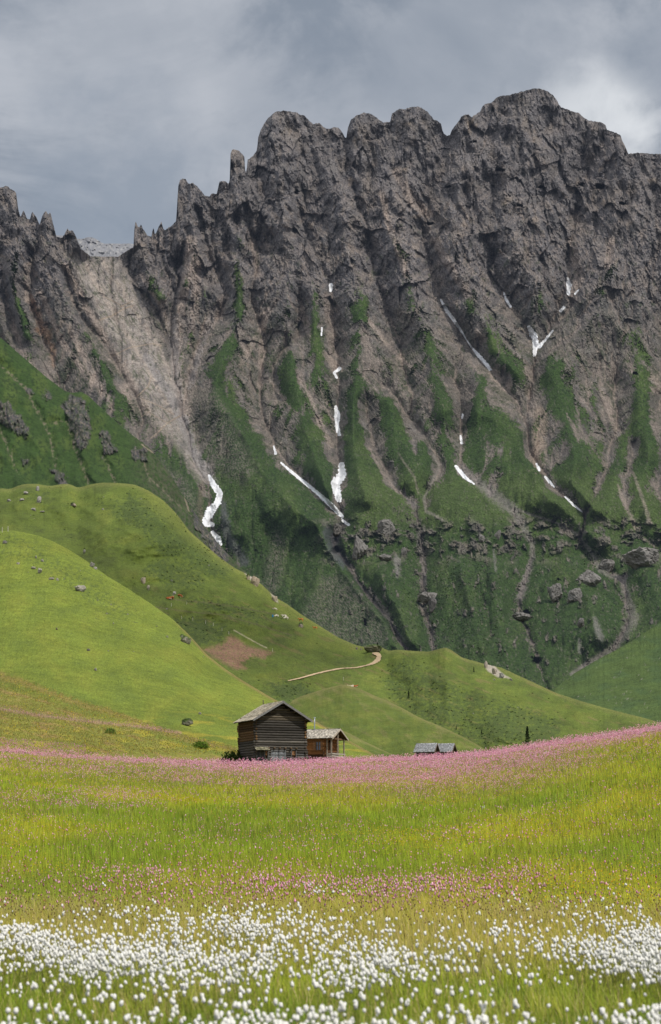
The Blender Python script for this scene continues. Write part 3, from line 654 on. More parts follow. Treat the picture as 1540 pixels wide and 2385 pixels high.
BUSH2 = [([(300,1150),(400,1180),(470,1240),(560,1320),(520,1350),(470,1340),(420,1300),(380,1300),(330,1230),(260,1200)], 1.0), ([(330,1330),(360,1300),(470,1320),(480,1370),(400,1370)], 0.9), ([(420,1385),(560,1410),(660,1440),(600,1450),(480,1420)], 0.9),
         ([(390,1440),(470,1440),(530,1465),(520,1500),(440,1505)], 1.0), ([(620,1590),(700,1585),(740,1620),(720,1680),(650,1640)], 1.1), ([(1000,1560),(1060,1590),(1130,1620),(1180,1650),(1200,1700),(1120,1740),(1050,1720),(1000,1690),(920,1640),(900,1600),(880,1580)], 0.75),
         ([(1100,1690),(1180,1640),(1260,1660),(1310,1690),(1300,1730),(1120,1740)], 1.0), ([(920,1540),(960,1530),(1000,1560),(960,1580),(900,1570)], 0.8), ([(220,1170),(280,1160),(330,1190),(260,1200)], 0.6), ([(60,1140),(130,1140),(120,1160),(60,1165)], 0.5)]
def H2_BUSH(X, Y):
    m = np.zeros(np.shape(X))
    for p, a in BUSH2: m = np.maximum(m, a * poly_mask(X, Y, p, 14))
    return m
def h2_noise(X, Y, S):
    v = -26 * np.exp(-(seg_dist(X, Y, [(870,1500),(900,1570),(930,1640),(900,1700)]) / 40) ** 2) * sstep(1500, 1560, Y)
    b = 16 * np.exp(-(seg_dist(X, Y, [(1040,1510),(1090,1590),(1180,1700)]) / 45) ** 2)
    t = 2.6 * np.sin((Y + 0.25 * X + 8 * fbm(X / 60, Y / 40, 3, 67)) / 12.0) * poly_mask(X, Y, [(380,1380),(700,1440),(700,1500),(400,1460)], 20)
    k = 30 * np.exp(-((X - 370) / 110) ** 2 - ((Y - 1230) / 70) ** 2) - 28 * np.exp(-((X - 150) / 80) ** 2 - ((Y - 1215) / 40) ** 2) + 25 * np.exp(-((X - 560) / 60) ** 2 - ((Y - 1400) / 50) ** 2)
    k = k + 9 * np.exp(-((X - 172) / 14) ** 2 - ((Y - 1172) / 8) ** 2) + 12 * np.exp(-((X - 60) / 22) ** 2 - ((Y - 1145) / 8) ** 2)
    return k + 20 * fbm(X / 110, Y / 70, 3, 65) + 4.2 * fbm(X / 34, Y / 24, 4, 66, 0.5) + v + b + t + H2_BUSH(X, Y) * 0.7 * fbm(X / 5, Y / 4, 2, 68)
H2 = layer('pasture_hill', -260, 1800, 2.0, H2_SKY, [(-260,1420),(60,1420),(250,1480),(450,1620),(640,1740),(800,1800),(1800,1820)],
      [(-260,820),(250,800),(450,740),(640,680),(880,590),(1200,570),(1800,560)], [(-260,1300),(250,1180),(640,1050),(870,990),(1040,980),(1300,880),(1540,760),(1800,700)], 0.32, h2_col, h2_noise, 'turf', rows=230, jit=0.9, sm=4.0)

def sh_col(X, Y, S):
    n = fbm(X / 50, Y / 30, 4, 81); n2 = fbm(X / 9, Y / 6, 4, 82, 0.65)
    c = np.empty(X.shape + (3,)); c[:] = (0.100, 0.130, 0.025)
    c = mixc(c, (0.135, 0.155, 0.032), sstep(0, 0.4, n) * 0.8); c = mixc(c, (0.07, 0.105, 0.03), sstep(0.1, 0.5, n2 - n * 0.5) * 0.6)
    c = mixc(c, (0.20, 0.17, 0.07), sstep(0.93, 1.0, S + 0.05 * n2) * 0.5)
    c = mixc(c, (0.19, 0.16, 0.07), sstep(0.1, 0.4, fbm((X + Y) / 60, (Y - 0.6 * X) / 14, 3, 83)) * 0.35)
    return c
SH = layer('grassy_spur', 640, 1260, 2.0, [(640,1640),(700,1622),(760,1603),(800,1594),(831,1601),(872,1620),(895,1629),(935,1648),(980,1673),(1030,1693),(1080,1717),(1120,1739),(1180,1775),(1260,1820)],
      [(640,1830),(1260,1850)], [(640,560),(1260,480)], [(640,790),(800,770),(900,720),(1100,600),(1260,540)], 0.35, sh_col, lambda X, Y, S: 5 * fbm(X / 60, Y / 50, 3, 84) + 1.4 * fbm(X / 16, Y / 12, 4, 85, .55), 'turf', rows=110)
SL = layer('grassy_rise', 740, 1000, 2.0, [(740,1690),(790,1698),(820,1711),(850,1727),(880,1742),(915,1757),(950,1775),(1000,1800)],
      [(740,1830),(1000,1830)], [(740,400),(1000,390)], [(740,520),(1000,440)], 0.35, sh_col, lambda X, Y, S: 2 * fbm(X / 60, Y / 50, 3, 86) + 0.8 * fbm(X / 16, Y / 12, 4, 87, .55), 'turf', rows=60)

# near sunlit hill running down to the huts
H1_SKY = [(-260,1290),(-100,1245),(0,1237),(28,1235),(55,1239),(90,1248),(120,1259),(160,1280),(200,1305),(250,1342),(300,1372),(350,1405),(400,1440),(440,1478),(480,1523),(520,1555),(560,1582),(610,1612),(660,1641),(720,1672),(780,1706),(840,1740),(880,1762),(940,1795),(1000,1830)]
def h1_col(X, Y, S):
    n = fbm(X / 80, Y / 50, 4, 101); n2 = fbm(X / 10, Y / 6, 4, 102, 0.65); n3 = fbm(X / 3, Y / 2.2, 2, 103)
    c = np.empty(X.shape + (3,)); c[:] = (0.155, 0.198, 0.030)
    c = mixc(c, (0.195, 0.222, 0.034), sstep(-0.1, 0.5, n + 0.25 * n2) * 0.8)
    c = mixc(c, (0.11, 0.15, 0.03), sstep(0.05, 0.5, -n + 0.3 * n2) * 0.5)
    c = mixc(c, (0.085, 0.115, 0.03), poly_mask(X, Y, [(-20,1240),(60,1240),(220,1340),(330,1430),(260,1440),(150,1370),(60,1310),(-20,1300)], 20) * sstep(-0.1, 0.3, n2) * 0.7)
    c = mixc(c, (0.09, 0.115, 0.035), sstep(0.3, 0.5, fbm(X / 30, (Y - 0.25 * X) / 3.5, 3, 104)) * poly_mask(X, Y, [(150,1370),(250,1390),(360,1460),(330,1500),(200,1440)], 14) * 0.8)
    foot = Y - ip([(-260,1470),(0,1565),(100,1597),(200,1632),(400,1702),(545,1738),(700,1770)], X) + 12 * n2 + 8 * n
    rust = (0.26, 0.185, 0.06)
    c = mixc(c, rust, sstep(-3, 8, foot) * sstep(26, 8, foot) * 0.75)
    c = mixc(c, (0.215, 0.20, 0.045), sstep(20, 34, foot) * 0.7)
    c = mixc(c, (0.30, 0.19, 0.08), sstep(0.0, 0.4, fbm(X / 70, (Y - 0.28 * X) / 9, 3, 105)) * sstep(20, 40, foot) * 0.7)
    c = mixc(c, (0.33, 0.29, 0.04), sstep(0.05, 0.4, fbm(X / 60, (Y - 0.1 * X) / 10, 3, 106)) * sstep(1660, 1720, Y + 0.05 * X) * 0.75)
    pk = seg_dist(X, Y + 2 * n2, [(-200,1600),(0,1652),(100,1668),(200,1680),(320,1692),(420,1707)])
    c = mixc(c, (0.36, 0.20, 0.17), sstep(6, 1, pk) * 0.55)
    c = mixc(c, (0.24, 0.17, 0.07), sstep(10, 0, Y - ip(H1_SKY, X)) * sstep(380, 470, X) * 0.75)
    return c * (0.9 * (1 + 0.55 * fbm(X / 2.6, Y / 1.9, 3, 110, 0.8)))[..., None]
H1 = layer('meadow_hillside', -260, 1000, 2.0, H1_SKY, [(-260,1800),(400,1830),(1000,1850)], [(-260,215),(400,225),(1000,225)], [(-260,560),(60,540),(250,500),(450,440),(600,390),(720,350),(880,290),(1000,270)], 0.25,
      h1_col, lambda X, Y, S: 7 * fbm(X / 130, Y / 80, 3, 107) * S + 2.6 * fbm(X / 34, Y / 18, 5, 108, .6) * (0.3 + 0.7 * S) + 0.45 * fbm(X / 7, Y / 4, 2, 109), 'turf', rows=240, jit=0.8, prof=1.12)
print('hills', round(time.time() - T0, 1))

# ---- the gravel track over the pasture
def strip(name, L_, pts, mat, lift=0.15, n=90, m=6, col=(0.5, 0.38, 0.25)):
    p = np.array(pts, float); t = np.linspace(0, len(p) - 1, n); k = np.arange(len(p))
    cx = gauss1(np.interp(t, k, p[:, 0]), 1.5); cy = gauss1(np.interp(t, k, p[:, 1]), 1.5); w = 0.75 * np.interp(t, k, p[:, 2])
    dx = np.gradient(cx); dy = np.gradient(cy); l = np.hypot(dx, dy); nx, ny = -dy / l, dx / l
    u = np.linspace(-1, 1, m)
    wl = w * (1 + 0.7 * fbm(t * 5, t * 0, 3, 7)); wr = w * (1 + 0.7 * fbm(t * 5, t * 0 + 9, 3, 8)); wj = np.where(u[None] < 0, wl[:, None], wr[:, None]) * u[None]
    X = cx[:, None] + nx[:, None] * wj; Y = cy[:, None] + ny[:, None] * wj
    V = at(L_, X, Y, lift); V = V * 0.9985 + np.array((0, 0, CAMZ)) * 0.0015
    C = np.array(col)[None, None] * (1 + 0.25 * fbm(X / 1.5, Y / 1.5, 3, 12)[..., None])
    tag(np_obj(name, V.reshape(-1, 3), grid_faces(n, m), C.reshape(-1, 3), True, MAT['turf']), kind='structure')
strip('gravel_path', H2, [(866,1522,1.5),(880,1524,6),(884,1530,7),(880,1538,7),(868,1546,3.5),(852,1551,1.5),(838,1554,2.2),(828,1556,1.4),(800,1557,1.2),(785,1559,2.2),(760,1564,2),(735,1570,2.2),(700,1580,1.8),(668,1587,1.2)], 'turf', col=(0.40, 0.30, 0.19))
# ------------------------------------------------------------------ flower meadow in front
CREST = [(-400,1715),(0,1743),(100,1752),(200,1760),(300,1766),(400,1771),(600,1774),(800,1769),(900,1766),(1000,1763),(1100,1756),(1200,1742),(1300,1726),(1400,1712),(1540,1690),(1700,1664),(1950,1620)]
DC = [(-400,165),(0,180),(300,198),(500,206),(800,210),(1000,205),(1200,185),(1400,160),(1540,145),(1950,120)]
def zground(x, y, micro=True):
    x = np.asarray(x, float); y = np.maximum(np.asarray(y, float), 0.5)
    px = np.clip(CX + K * 1.0076 * x / y, -400, 1950)
    dc = ip(DC, px); py = ip(CREST, px)
    zc = unproj(px, py, dc)[..., 2] - 0.50
    t = (y - 20) / (dc - 20); tt = np.clip(t, 0, 1)
    z = zc * tt * tt * (2.3 - 1.3 * tt)
    e = np.clip(y - dc, 0, 200); sl = 0.7 * zc / (dc - 20)
    z = z + sl * e - e * e * 0.0006
    if micro:
        u = sstep(15, 60, y) * sstep(1.02, 0.8, t)
        z = z + u * (0.30 * fbm(x / 22, y / 22, 3, 131)) + 0.05 * fbm(x / 3, y / 3, 3, 132)
    return z

def meadow_colour(x, y, z):
    """what grows where: returns ground tint and the densities of pink, yellow"""
    px = azpx(x, y, z)
    v = (z + .3 - CAMZ) / y; py = 1942 - K * v       # height of the spot in the view, only used to lay out the flower beds
    n1 = fbm(x / 9 + 3, y / 46, 4, 141, 0.6); n2 = fbm(x / 2.6, y / 11, 3, 142)
    t = py
    crestd = t - ip(CREST, px)
    pink = sstep(92, 20, crestd + 30 * n1 + 14 * n2 + 30 * sstep(700, 200, px) * 0 - 25 * sstep(500, 900, px)) * (0.42 + 0.58 * sstep(250, 750, px))
    pink = pink * (1 - 0.7 * sstep(1200, 1500, px) * sstep(15, 40, crestd))
    pink2 = sstep(1990, 2050, t + 34 * n1 + 20 * n2) * sstep(2140, 2085, t + 30 * n2 + 20 * n1) * (0.5 + 0.5 * sstep(-0.3, 0.3, n2)) * sstep(1500, 1100, px) * (0.5 + 0.6 * sstep(-0.2, 0.3, n1))
    pink3 = 0.10 + 0.12 * sstep(0, 0.4, n1)
    band_left = sstep(1830, 1850, t) * sstep(1905, 1880, t) * sstep(500, 250, px) * 0.5
    pk = np.clip(np.maximum(np.maximum(pink, 0.72 * pink2), np.maximum(band_left, pink3 * sstep(2120, 2000, t))), 0, 1)
    yl = sstep(-0.15, 0.35, fbm(x / 9, y / 18, 4, 143)) * sstep(1790, 1830, t) * sstep(2010, 1960, t) + 0.7 * sstep(1150, 1540, px) * sstep(8, 30, crestd) * sstep(1900, 1800, t) + 0.5 * sstep(1000, 1300, px) * sstep(1980, 2040, t) * sstep(2130, 2080, t)
    yl = np.clip(yl + 0.25 * sstep(2130, 2000, t) * sstep(0, 0.3, n2), 0, 1)
    g = np.empty(np.shape(x) + (3,)); g[:] = (0.105, 0.165, 0.022)
    g = mixc(g, (0.190, 0.215, 0.026), sstep(-0.3, 0.5, n1 + 0.4 * n2) * 0.75)
    g = mixc(g, (0.07, 0.115, 0.022), sstep(0.0, 0.6, -n1 + 0.5 * n2) * 0.45)
    g = mixc(g, (0.165, 0.160, 0.055), sstep(2060, 2120, t) * sstep(2260, 2160, t) * 0.6)          # pale seeding grass before the cotton grass
    g = mixc(g, (0.20, 0.18, 0.07), pink * 0.45)
    g = mixc(g, (0.16, 0.15, 0.05), pink2 * 0.35)
    return g * np.array((2.5, 2.2, 1.45)), pk, yl, t, px

def meadow_mesh():
    a = np.linspace(-0.34, 0.36, 340); r = np.concatenate([np.linspace(0.6, 8, 16), 8 * np.exp(np.linspace(0.02, math.log(300 / 8), 330))])
    R_, A_ = np.meshgrid(r, a, indexing='ij'); x = R_ * A_; y = R_
    # wide near the viewer
    x = x + np.sign(A_) * np.maximum(0, 6 - R_) * 0 + A_ * 14
    z = zground(x, y)
    g, pk, yl, t, px = meadow_colour(x, y, z)
    C = g * 0.4
    C = mixc(C, (0.16, 0.12, 0.055), 0.35 * pk)
    V = np.stack([x, y, z], -1)
    tag(np_obj('meadow', V.reshape(-1, 3), grid_faces(*x.shape), C.reshape(-1, 3), True, MAT['turf']), kind='structure')
meadow_mesh()

MAT['grass'] = leaf_mat('grass_blades', 0.18, 0.75); MAT['petal'] = leaf_mat('petals', 0.25, 0.4); MAT['cotton'] = leaf_mat('cotton_fluff', 0.35, 0.5); MAT['bush'] = leaf_mat('shrub_leaves', 0.2)

def spots(n, y0, y1, wfn, marg=110, fn=None):
    """n spots over the meadow: px even, distance by weight"""
    ys = np.exp(np.linspace(math.log(y0), math.log(y1), 500)); w = wfn(ys); cw = np.cumsum(w * np.gradient(ys)); cw /= cw[-1]
    y = np.interp(rng.random(n), cw, ys)
    x = rng.uniform(-1, 1, n) * ((770 + marg) / K * y + 1.0)
    return x, y

def blades(name, x, y, hgt, wid, col, tipcol, bend=0.25, seg=1, label=None, mat='grass'):
    n = len(x); z = zground(x, y) - 0.02
    th = rng.uniform(0, 2 * math.pi, n); bd = rng.uniform(0, 1, n) * bend * hgt; ba = rng.uniform(0, 2 * math.pi, n) * 0 + rng.normal(2.6, 1.3, n)
    wx_, wy_ = np.cos(th) * wid / 2, np.sin(th) * wid / 2 * 0.5
    bx, by = np.cos(ba) * bd, np.sin(ba) * bd
    P = lambda f, s: np.stack([x + s * wx_ + bx * f * f, y + s * wy_ + by * f * f, z + hgt * f * (1 - 0.12 * f)], -1)
    if seg == 1:
        V = np.stack([P(0, -1), P(0, 1), P(1, 0)], 1); F = np.arange(3 * n).reshape(n, 3)
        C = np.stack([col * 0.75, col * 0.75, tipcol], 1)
    else:
        V = np.stack([P(0, -1), P(0, 1), P(0.55, 0.8), P(0.55, -0.8), P(1, 0)], 1); b = (np.arange(n) * 5)[:, None]
        F = [b + np.array([[0, 1, 2, 3]]), b + np.array([[3, 2, 4]])]
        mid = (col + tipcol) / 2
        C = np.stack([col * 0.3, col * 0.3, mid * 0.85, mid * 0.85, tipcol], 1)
    o = np_obj(name, V.reshape(-1, 3), F, np.clip(C.reshape(-1, 3), 0, 1), True, MAT[mat])
    tag(o, label, 'grass', kind='stuff'); return o

def jitter(c, s=0.18):
    n = len(c); v = 1 + rng.normal(0, s, (n, 1)); h_ = rng.normal(0, s * 0.35, (n, 3))
    return np.clip(c * v * (1 + h_), 0.004, 0.9)

def grow():
    # near grass, among the cotton grass
    x, y = spots(240000, 6.2, 30, lambda y: y ** -0.45)
    z = zground(x, y); g, pk, yl, t, px = meadow_colour(x, y, z)
    nn = fbm(x / 1.6, y / 2.6, 3, 151)
    g = mixc(g, (0.105, 0.19, 0.035), sstep(14, 9, y + 5 * nn)); g = mixc(g, (0.30, 0.29, 0.11), sstep(0.1, 0.4, nn) * sstep(8, 14, y) * 0.6)
    dry = rng.random(len(x)) < (0.16 + 0.2 * sstep(12, 20, y))
    g[dry] = (0.50, 0.44, 0.22)
    hgt = rng.uniform(0.18, 0.40, len(x)) * (1 + 0.3 * nn)
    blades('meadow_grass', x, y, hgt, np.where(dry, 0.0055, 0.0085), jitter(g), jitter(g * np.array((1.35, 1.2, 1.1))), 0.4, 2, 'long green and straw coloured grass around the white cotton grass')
    x, y = spots(330000, 22, 232, lambda y: 1 / y + 0.012)
    z = zground(x, y); g, pk, yl, t, px = meadow_colour(x, y, z)
    dry = rng.random(len(x)) < 0.10 + 0.25 * pk; g[dry] = g[dry] * 0.4 + np.array((0.42, 0.29, 0.12)) * 0.6
    hgt = rng.uniform(0.2, 0.45, len(x)) * (1 - 0.3 * sstep(80, 180, y))
    g = g * (1 + 0.25 * fbm(x / 2.2, y / 5, 3, 152))[:, None]
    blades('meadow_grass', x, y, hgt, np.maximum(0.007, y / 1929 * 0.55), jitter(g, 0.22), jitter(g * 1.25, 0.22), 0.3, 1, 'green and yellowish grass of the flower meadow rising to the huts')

def blobs(name, P, size, asp, col, label, cat, mat='petal'):
    """tiny irregular flower heads: squashed octahedra"""
    n = len(P); th = rng.uniform(0, 6.28, n); c, s = np.cos(th), np.sin(th)
    T = np.array([(1,0,0),(0,1,0),(-1,0,0),(0,-1,0),(0,0,1),(0,0,-1)], float)
    V = T[None] * (size[:, None, None] * 0.5) * (1 + rng.uniform(-0.35, 0.35, (n, 6, 1)))
    V[..., 2] *= asp
    X = V[..., 0] * c[:, None] - V[..., 1] * s[:, None]; Y = V[..., 0] * s[:, None] + V[..., 1] * c[:, None]
    V = np.stack([X, Y, V[..., 2]], -1) + P[:, None]
    f = np.array([(0,1,4),(1,2,4),(2,3,4),(3,0,4),(1,0,5),(2,1,5),(3,2,5),(0,3,5)])
    F = (np.arange(n) * 6)[:, None, None] + f[None]
    C = np.repeat(col[:, None], 6, 1)
    o = np_obj(name, V.reshape(-1, 3), F.reshape(-1, 3), C.reshape(-1, 3), True, MAT[mat]); tag(o, label, cat, kind='stuff'); return o

def flowers():
    # ragged robin
    x, y = spots(150000, 42, 215, lambda y: 1 / y + 0.02)
    z = zground(x, y); g, pk, yl, t, px = meadow_colour(x, y, z)
    k = rng.random(len(x)) < (0.35 + 0.65 * sstep(-0.35, 0.25, fbm(x / 2.5, y / 6, 3, 177))) * pk ** 1.3 * (0.60 + 0.40 * sstep(60, 120, y)) * (0.30 + 0.7 * sstep(26, 110, y)); x, y, z = x[k], y[k], z[k]
    hh = 0.28 + 0.22 * rng.random(len(x)) + 0.42 * rng.random(len(x)) ** 5; m = 2
    P = np.stack([x, y, z + hh], -1)
    P = np.concatenate([P + rng.normal(0, 1, P.shape) * np.array((0.045, 0.045, 0.035)) * 1.0 for _ in range(m)])
    yy = np.concatenate([y] * m)
    sz = np.maximum(0.032, yy / 1929 * 0.62) * rng.uniform(0.7, 1.3, len(P))
    base = np.array([(0.70, 0.30, 0.42), (0.80, 0.48, 0.56), (0.58, 0.22, 0.32), (0.45, 0.26, 0.18)])[rng.choice(4, len(P), p=[0.4, 0.32, 0.18, 0.10])]
    blobs('pink_flowers', P, sz, 1.5, jitter(base, 0.15), 'pink ragged flowers massed along the crest and across the meadow', 'flowers')
    x, y = spots(90000, 24, 75, lambda y: 1 / y)
    z = zground(x, y); g, pk, yl, t, px = meadow_colour(x, y, z)
    k = rng.random(len(x)) < (0.2 + 0.8 * sstep(-0.3, 0.3, fbm(x / 1.6, y / 4, 3, 178))) * sstep(0.10, 0.85, pk) * (0.25 + 0.45 * sstep(0.0, 0.35, fbm(x / 5, y / 9, 2, 179))) + 0.03; x, y, z = x[k], y[k], z[k]
    P = np.stack([x, y, z + rng.uniform(0.22, 0.52, len(x))], -1)
    base = np.array([(0.66, 0.30, 0.42), (0.76, 0.44, 0.52), (0.50, 0.20, 0.28), (0.30, 0.12, 0.10)])[rng.choice(4, len(P), p=[0.38, 0.36, 0.20, 0.06])]
    blobs('pink_flowers', P, rng.uniform(0.014, 0.030, len(P)), 2.0, jitter(base, 0.15), 'small pink flowers in the loose band above the white cotton grass', 'flowers')
    # buttercups
    x, y = spots(130000, 24, 215, lambda y: 1 / y + 0.01)
    z = zground(x, y); g, pk, yl, t, px = meadow_colour(x, y, z)
    k = rng.random(len(x)) < yl * (0.35 + 0.5 * sstep(30, 90, y)) * (1 - 0.5 * pk); x, y, z = x[k], y[k], z[k]
    P = np.stack([x, y, z + rng.uniform(0.28, 0.46, len(x))], -1)
    sz = np.maximum(0.022, y / 1929 * 0.55) * rng.uniform(0.7, 1.2, len(P))
    base = np.array([(0.75, 0.52, 0.02), (0.80, 0.62, 0.05), (0.70, 0.33, 0.02)])[rng.choice(3, len(P), p=[0.5, 0.35, 0.15])]
    blobs('yellow_flowers', P, sz, 0.8, jitter(base, 0.12), 'small yellow and orange buttercups scattered through the green meadow', 'flowers')
    # tall thin stalks breaking the crest line
    x, y = spots(5000, 120, 214, lambda y: 1 / y + 0.02)
    col = jitter(np.tile((0.34, 0.30, 0.13), (len(x), 1)), 0.2)
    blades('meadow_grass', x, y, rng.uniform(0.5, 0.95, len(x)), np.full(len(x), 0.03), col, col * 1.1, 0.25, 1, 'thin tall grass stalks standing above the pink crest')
    # dark seed heads
    x, y = spots(9000, 20, 60, lambda y: 1 / y)
    P = np.stack([x, y, zground(x, y) + rng.uniform(0.3, 0.5, len(x))], -1)
    blobs('meadow_seed_heads', P, np.maximum(0.012, y / 1929 * 0.35) * 1.0, 2.0, jitter(np.tile((0.16, 0.10, 0.06), (len(P), 1)), 0.3), 'tiny dark brown seed heads above the meadow grass', 'grass')
    # the far foot of the hill: sorrel, buttercups and pink beyond the crest
    n = 26000; px = rng.uniform(-200, 720, n); py = 1560 + 200 * rng.random(n) ** 0.9
    lo = ip([(-260,1480),(0,1568),(100,1600),(200,1636),(400,1705),(545,1742),(720,1775)], px)
    k = py > lo; px, py = px[k], py[k]; P = at(H1, px, py, 0.25)
    nz_ = fbm(px / 60, (py - 0.2 * px) / 9, 3, 161)
    u = rng.random(len(px)); cols = np.where((u < 0.35 + 0.4 * nz_)[:, None], (0.27, 0.20, 0.06), (0.18, 0.20, 0.04)); cols = np.where((u > 0.86 - 0.2 * nz_)[:, None], (0.52, 0.42, 0.04), cols)
    pk = np.abs(py - ip([(-200,1600),(0,1652),(100,1668),(200,1680),(320,1692),(420,1707)], px)) < 5
    cols = np.where((pk & (u < 0.5))[:, None], (0.50, 0.26, 0.30), cols)
    pk2 = (py > ip(CREST, px) - 22) & (px < 200) & (rng.random(len(px)) < 0.6); cols = np.where(pk2[:, None], (0.55, 0.24, 0.36), cols)
    blobs('sorrel_flowers', P, rng.uniform(0.07, 0.14, len(px)), 1.3, jitter(cols * 0.85, 0.15), 'rusty sorrel and yellow flowers on the meadow foot left of the huts', 'flowers')

def head_mesh(seed, sub=2, hairs=26):
    """a cotton-grass tassel: lumpy drooping core with loose wisps"""
    bm = bmesh.new(); bmesh.ops.create_icosphere(bm, subdivisions=sub, radius=1.0)
    r = np.random.default_rng(seed + 40)
    V = np.array([v.co[:] for v in bm.verts]); F = np.array([[q.index for q in f.verts] for f in bm.faces]); bm.free()
    lob = r.normal(size=(5, 3)); lob /= np.linalg.norm(lob, axis=1, keepdims=True)
    k = 0.72 + 0.30 * np.max(np.clip(V @ lob.T, 0, 1) ** 2, axis=1) + r.uniform(-0.14, 0.14, len(V))
    V = V * k[:, None] * np.array((0.78, 0.78, 1.12)); V[:, 2] -= 0.10
    HV = []
    for i in range(hairs):
        d = r.normal(size=3); d[2] = d[2] * 0.8 - 0.15; d /= np.linalg.norm(d); a = np.cross(d, r.normal(size=3)); a /= np.linalg.norm(a)
        b = d * 0.55 * np.array((0.8, 0.8, 1.1)); L_ = r.uniform(0.45, 0.85)
        HV += [b + a * 0.10, b - a * 0.10, b + d * L_ + np.array((0.12, 0, -0.1)) * L_]
    HF = np.arange(3 * hairs).reshape(hairs, 3) + len(V)
    V = np.concatenate([V, np.array(HV)]); F = np.concatenate([F, HF])
    a = r.uniform(-0.45, 0.45); V = V @ np.array([[math.cos(a), 0, -math.sin(a)], [0, 1, 0], [math.sin(a), 0, math.cos(a)]])
    return V, F

def cotton():
    heads = [head_mesh(s) for s in range(8)]; low = [head_mesh(s, 1, 10) for s in range(6)]
    # clumps of plants: dense bands, thin patches
    cand = 108000
    y = np.exp(rng.uniform(math.log(6.9), math.log(25.5), cand)); x = rng.uniform(-1, 1, cand) * (880 / K * y + 0.9); px = CX + K * x / y
    v = 1942 - K * (0.42 - CAMZ) / y                              # where the heads appear, for laying out the drifts
    d = fbm(x / 0.55, y / 1.1, 3, 171) * 1.1 + 0.7 * fbm(x / 2.2, y / 4.0, 2, 172)
    band = ip([(2095,0.0),(2125,0.30),(2150,0.8),(2185,1.0),(2215,0.95),(2250,0.62),(2285,0.5),(2320,0.6),(2360,0.8),(2400,0.9),(2440,0.8)], v - 26 * sstep(500, 900, px) * sstep(1250, 1000, px))
    hole = 1 - 0.85 * sstep(1.1, 0.6, np.hypot((px - 1330) / 230, (v - 2310) / 45)) - 0.5 * sstep(1.1, 0.6, np.hypot((px - 150) / 170, (v - 2275) / 28))
    p = band * hole * np.clip(0.07 + 1.0 * sstep(-0.1, 0.55, d), 0, 1) * (y / 25.5) ** 0.04 * 0.34
    k = rng.random(cand) < p; x, y = x[k], y[k]
    # some stems carry two or three heads
    ex = rng.random(len(x)) < 0.45
    x = np.concatenate([x, x[ex] + rng.normal(0, 0.022, ex.sum())]); y = np.concatenate([y, y[ex] + rng.normal(0, 0.03, ex.sum())])
    o = np.argsort(y); x, y = x[o], y[o]; n = len(x); z = zground(x, y); hh = rng.uniform(0.33, 0.50, n)
    size = rng.uniform(0.0085, 0.0178, n)
    print('cotton heads', n)
    vis = np.where(np.abs(azpx(x, y)- CX) < 785)[0]; big = set(vis[:300].tolist())
    hm = []
    for V, F in heads:
        hm.append(np_mesh('head', V * 0.016, F, np.tile((0.93, 0.92, 0.87), (len(V), 1)) * (1 - 0.12 * rng.random((len(V), 1))), True, MAT['cotton']))
    def stem_v(h_, lean):
        t = np.array([0, 0.5, 1.0]); r = np.array([0.0018, 0.0015, 0.001]); V = []
        for i in range(3):
            for a in (0, 2.094, 4.189): V.append((math.cos(a) * r[i] + lean * t[i] ** 2, math.sin(a) * r[i], t[i] * h_))
        F = [(i * 3 + j, i * 3 + (j + 1) % 3, i * 3 + 3 + (j + 1) % 3, i * 3 + 3 + j) for i in range(2) for j in range(3)]
        return np.array(V), np.array(F)
    sv = [stem_v(1.0, l) for l in (-0.12, -0.04, 0.05, 0.14)]
    stem_me = [np_mesh('stem', V * np.array((0.4, 1, 0.42)), F, np.tile((0.16, 0.19, 0.05), (len(V), 1)), True, MAT['grass']) for V, F in sv]
    RV = []; RF = []; RC = []; off = 0; SV = []; SF = []; soff = 0
    for i in range(n):
        j = int(rng.integers(4)); lean = (-0.12, -0.04, 0.05, 0.14)[j] * 0.4
        if i in big:
            s = hh[i] / 0.42
            r = empty('cotton_grass_plant', (x[i], y[i], z[i] - 0.01), rng.uniform(-0.5, 0.5)); r.scale = (1, 1, 1)
            tag(r, 'white fluffy cotton grass head on a thin stem in the near meadow', 'cotton grass', 'cotton grass nearest the viewer')
            a = bpy.data.objects.new('stem', stem_me[j]); COL.objects.link(a); a.parent = r; a.scale = (1, 1, s)
            b = bpy.data.objects.new('head', hm[int(rng.integers(8))]); COL.objects.link(b); b.parent = r; b.location = (lean, 0, hh[i] + 0.008)
            q = size[i] / 0.016; b.scale = (q, q, q * rng.uniform(0.95, 1.5)); b.rotation_euler = (rng.uniform(-.3, .3), rng.uniform(-.3, .3), rng.uniform(0, 6))
        else:
            V, F = low[int(rng.integers(6))]; q = size[i] * (1 + 0.10 * (y[i] > 14)); a = rng.uniform(0, 6.28); c, s_ = math.cos(a), math.sin(a)
            W = V * np.array((q, q, q * rng.uniform(0.9, 1.5))); W = np.stack([W[:, 0] * c - W[:, 1] * s_, W[:, 0] * s_ + W[:, 1] * c, W[:, 2]], -1) + (x[i] + lean, y[i], z[i] + hh[i])
            RV.append(W); RF.append(F + off); off += len(V)
            V, F = sv[j]; SV.append(V * np.array((0.4, 1.5, hh[i])) + (x[i], y[i], z[i])); SF.append(F + soff); soff += len(V)
    RV = np.concatenate(RV); nV = len(RV); SV = np.concatenate(SV)
    V = np.concatenate([RV, SV]); C = np.concatenate([np.tile((0.93, 0.92, 0.87), (nV, 1)) * (1 - 0.15 * rng.random((nV, 1))), np.tile((0.16, 0.19, 0.05), (len(SV), 1))])
    o = np_obj('cotton_grass_drift', V, [np.concatenate(RF), np.concatenate(SF) + nV], C, True, MAT['cotton'])
    tag(o, 'white cotton grass heads massed farther back in the meadow', 'cotton grass', kind='stuff')
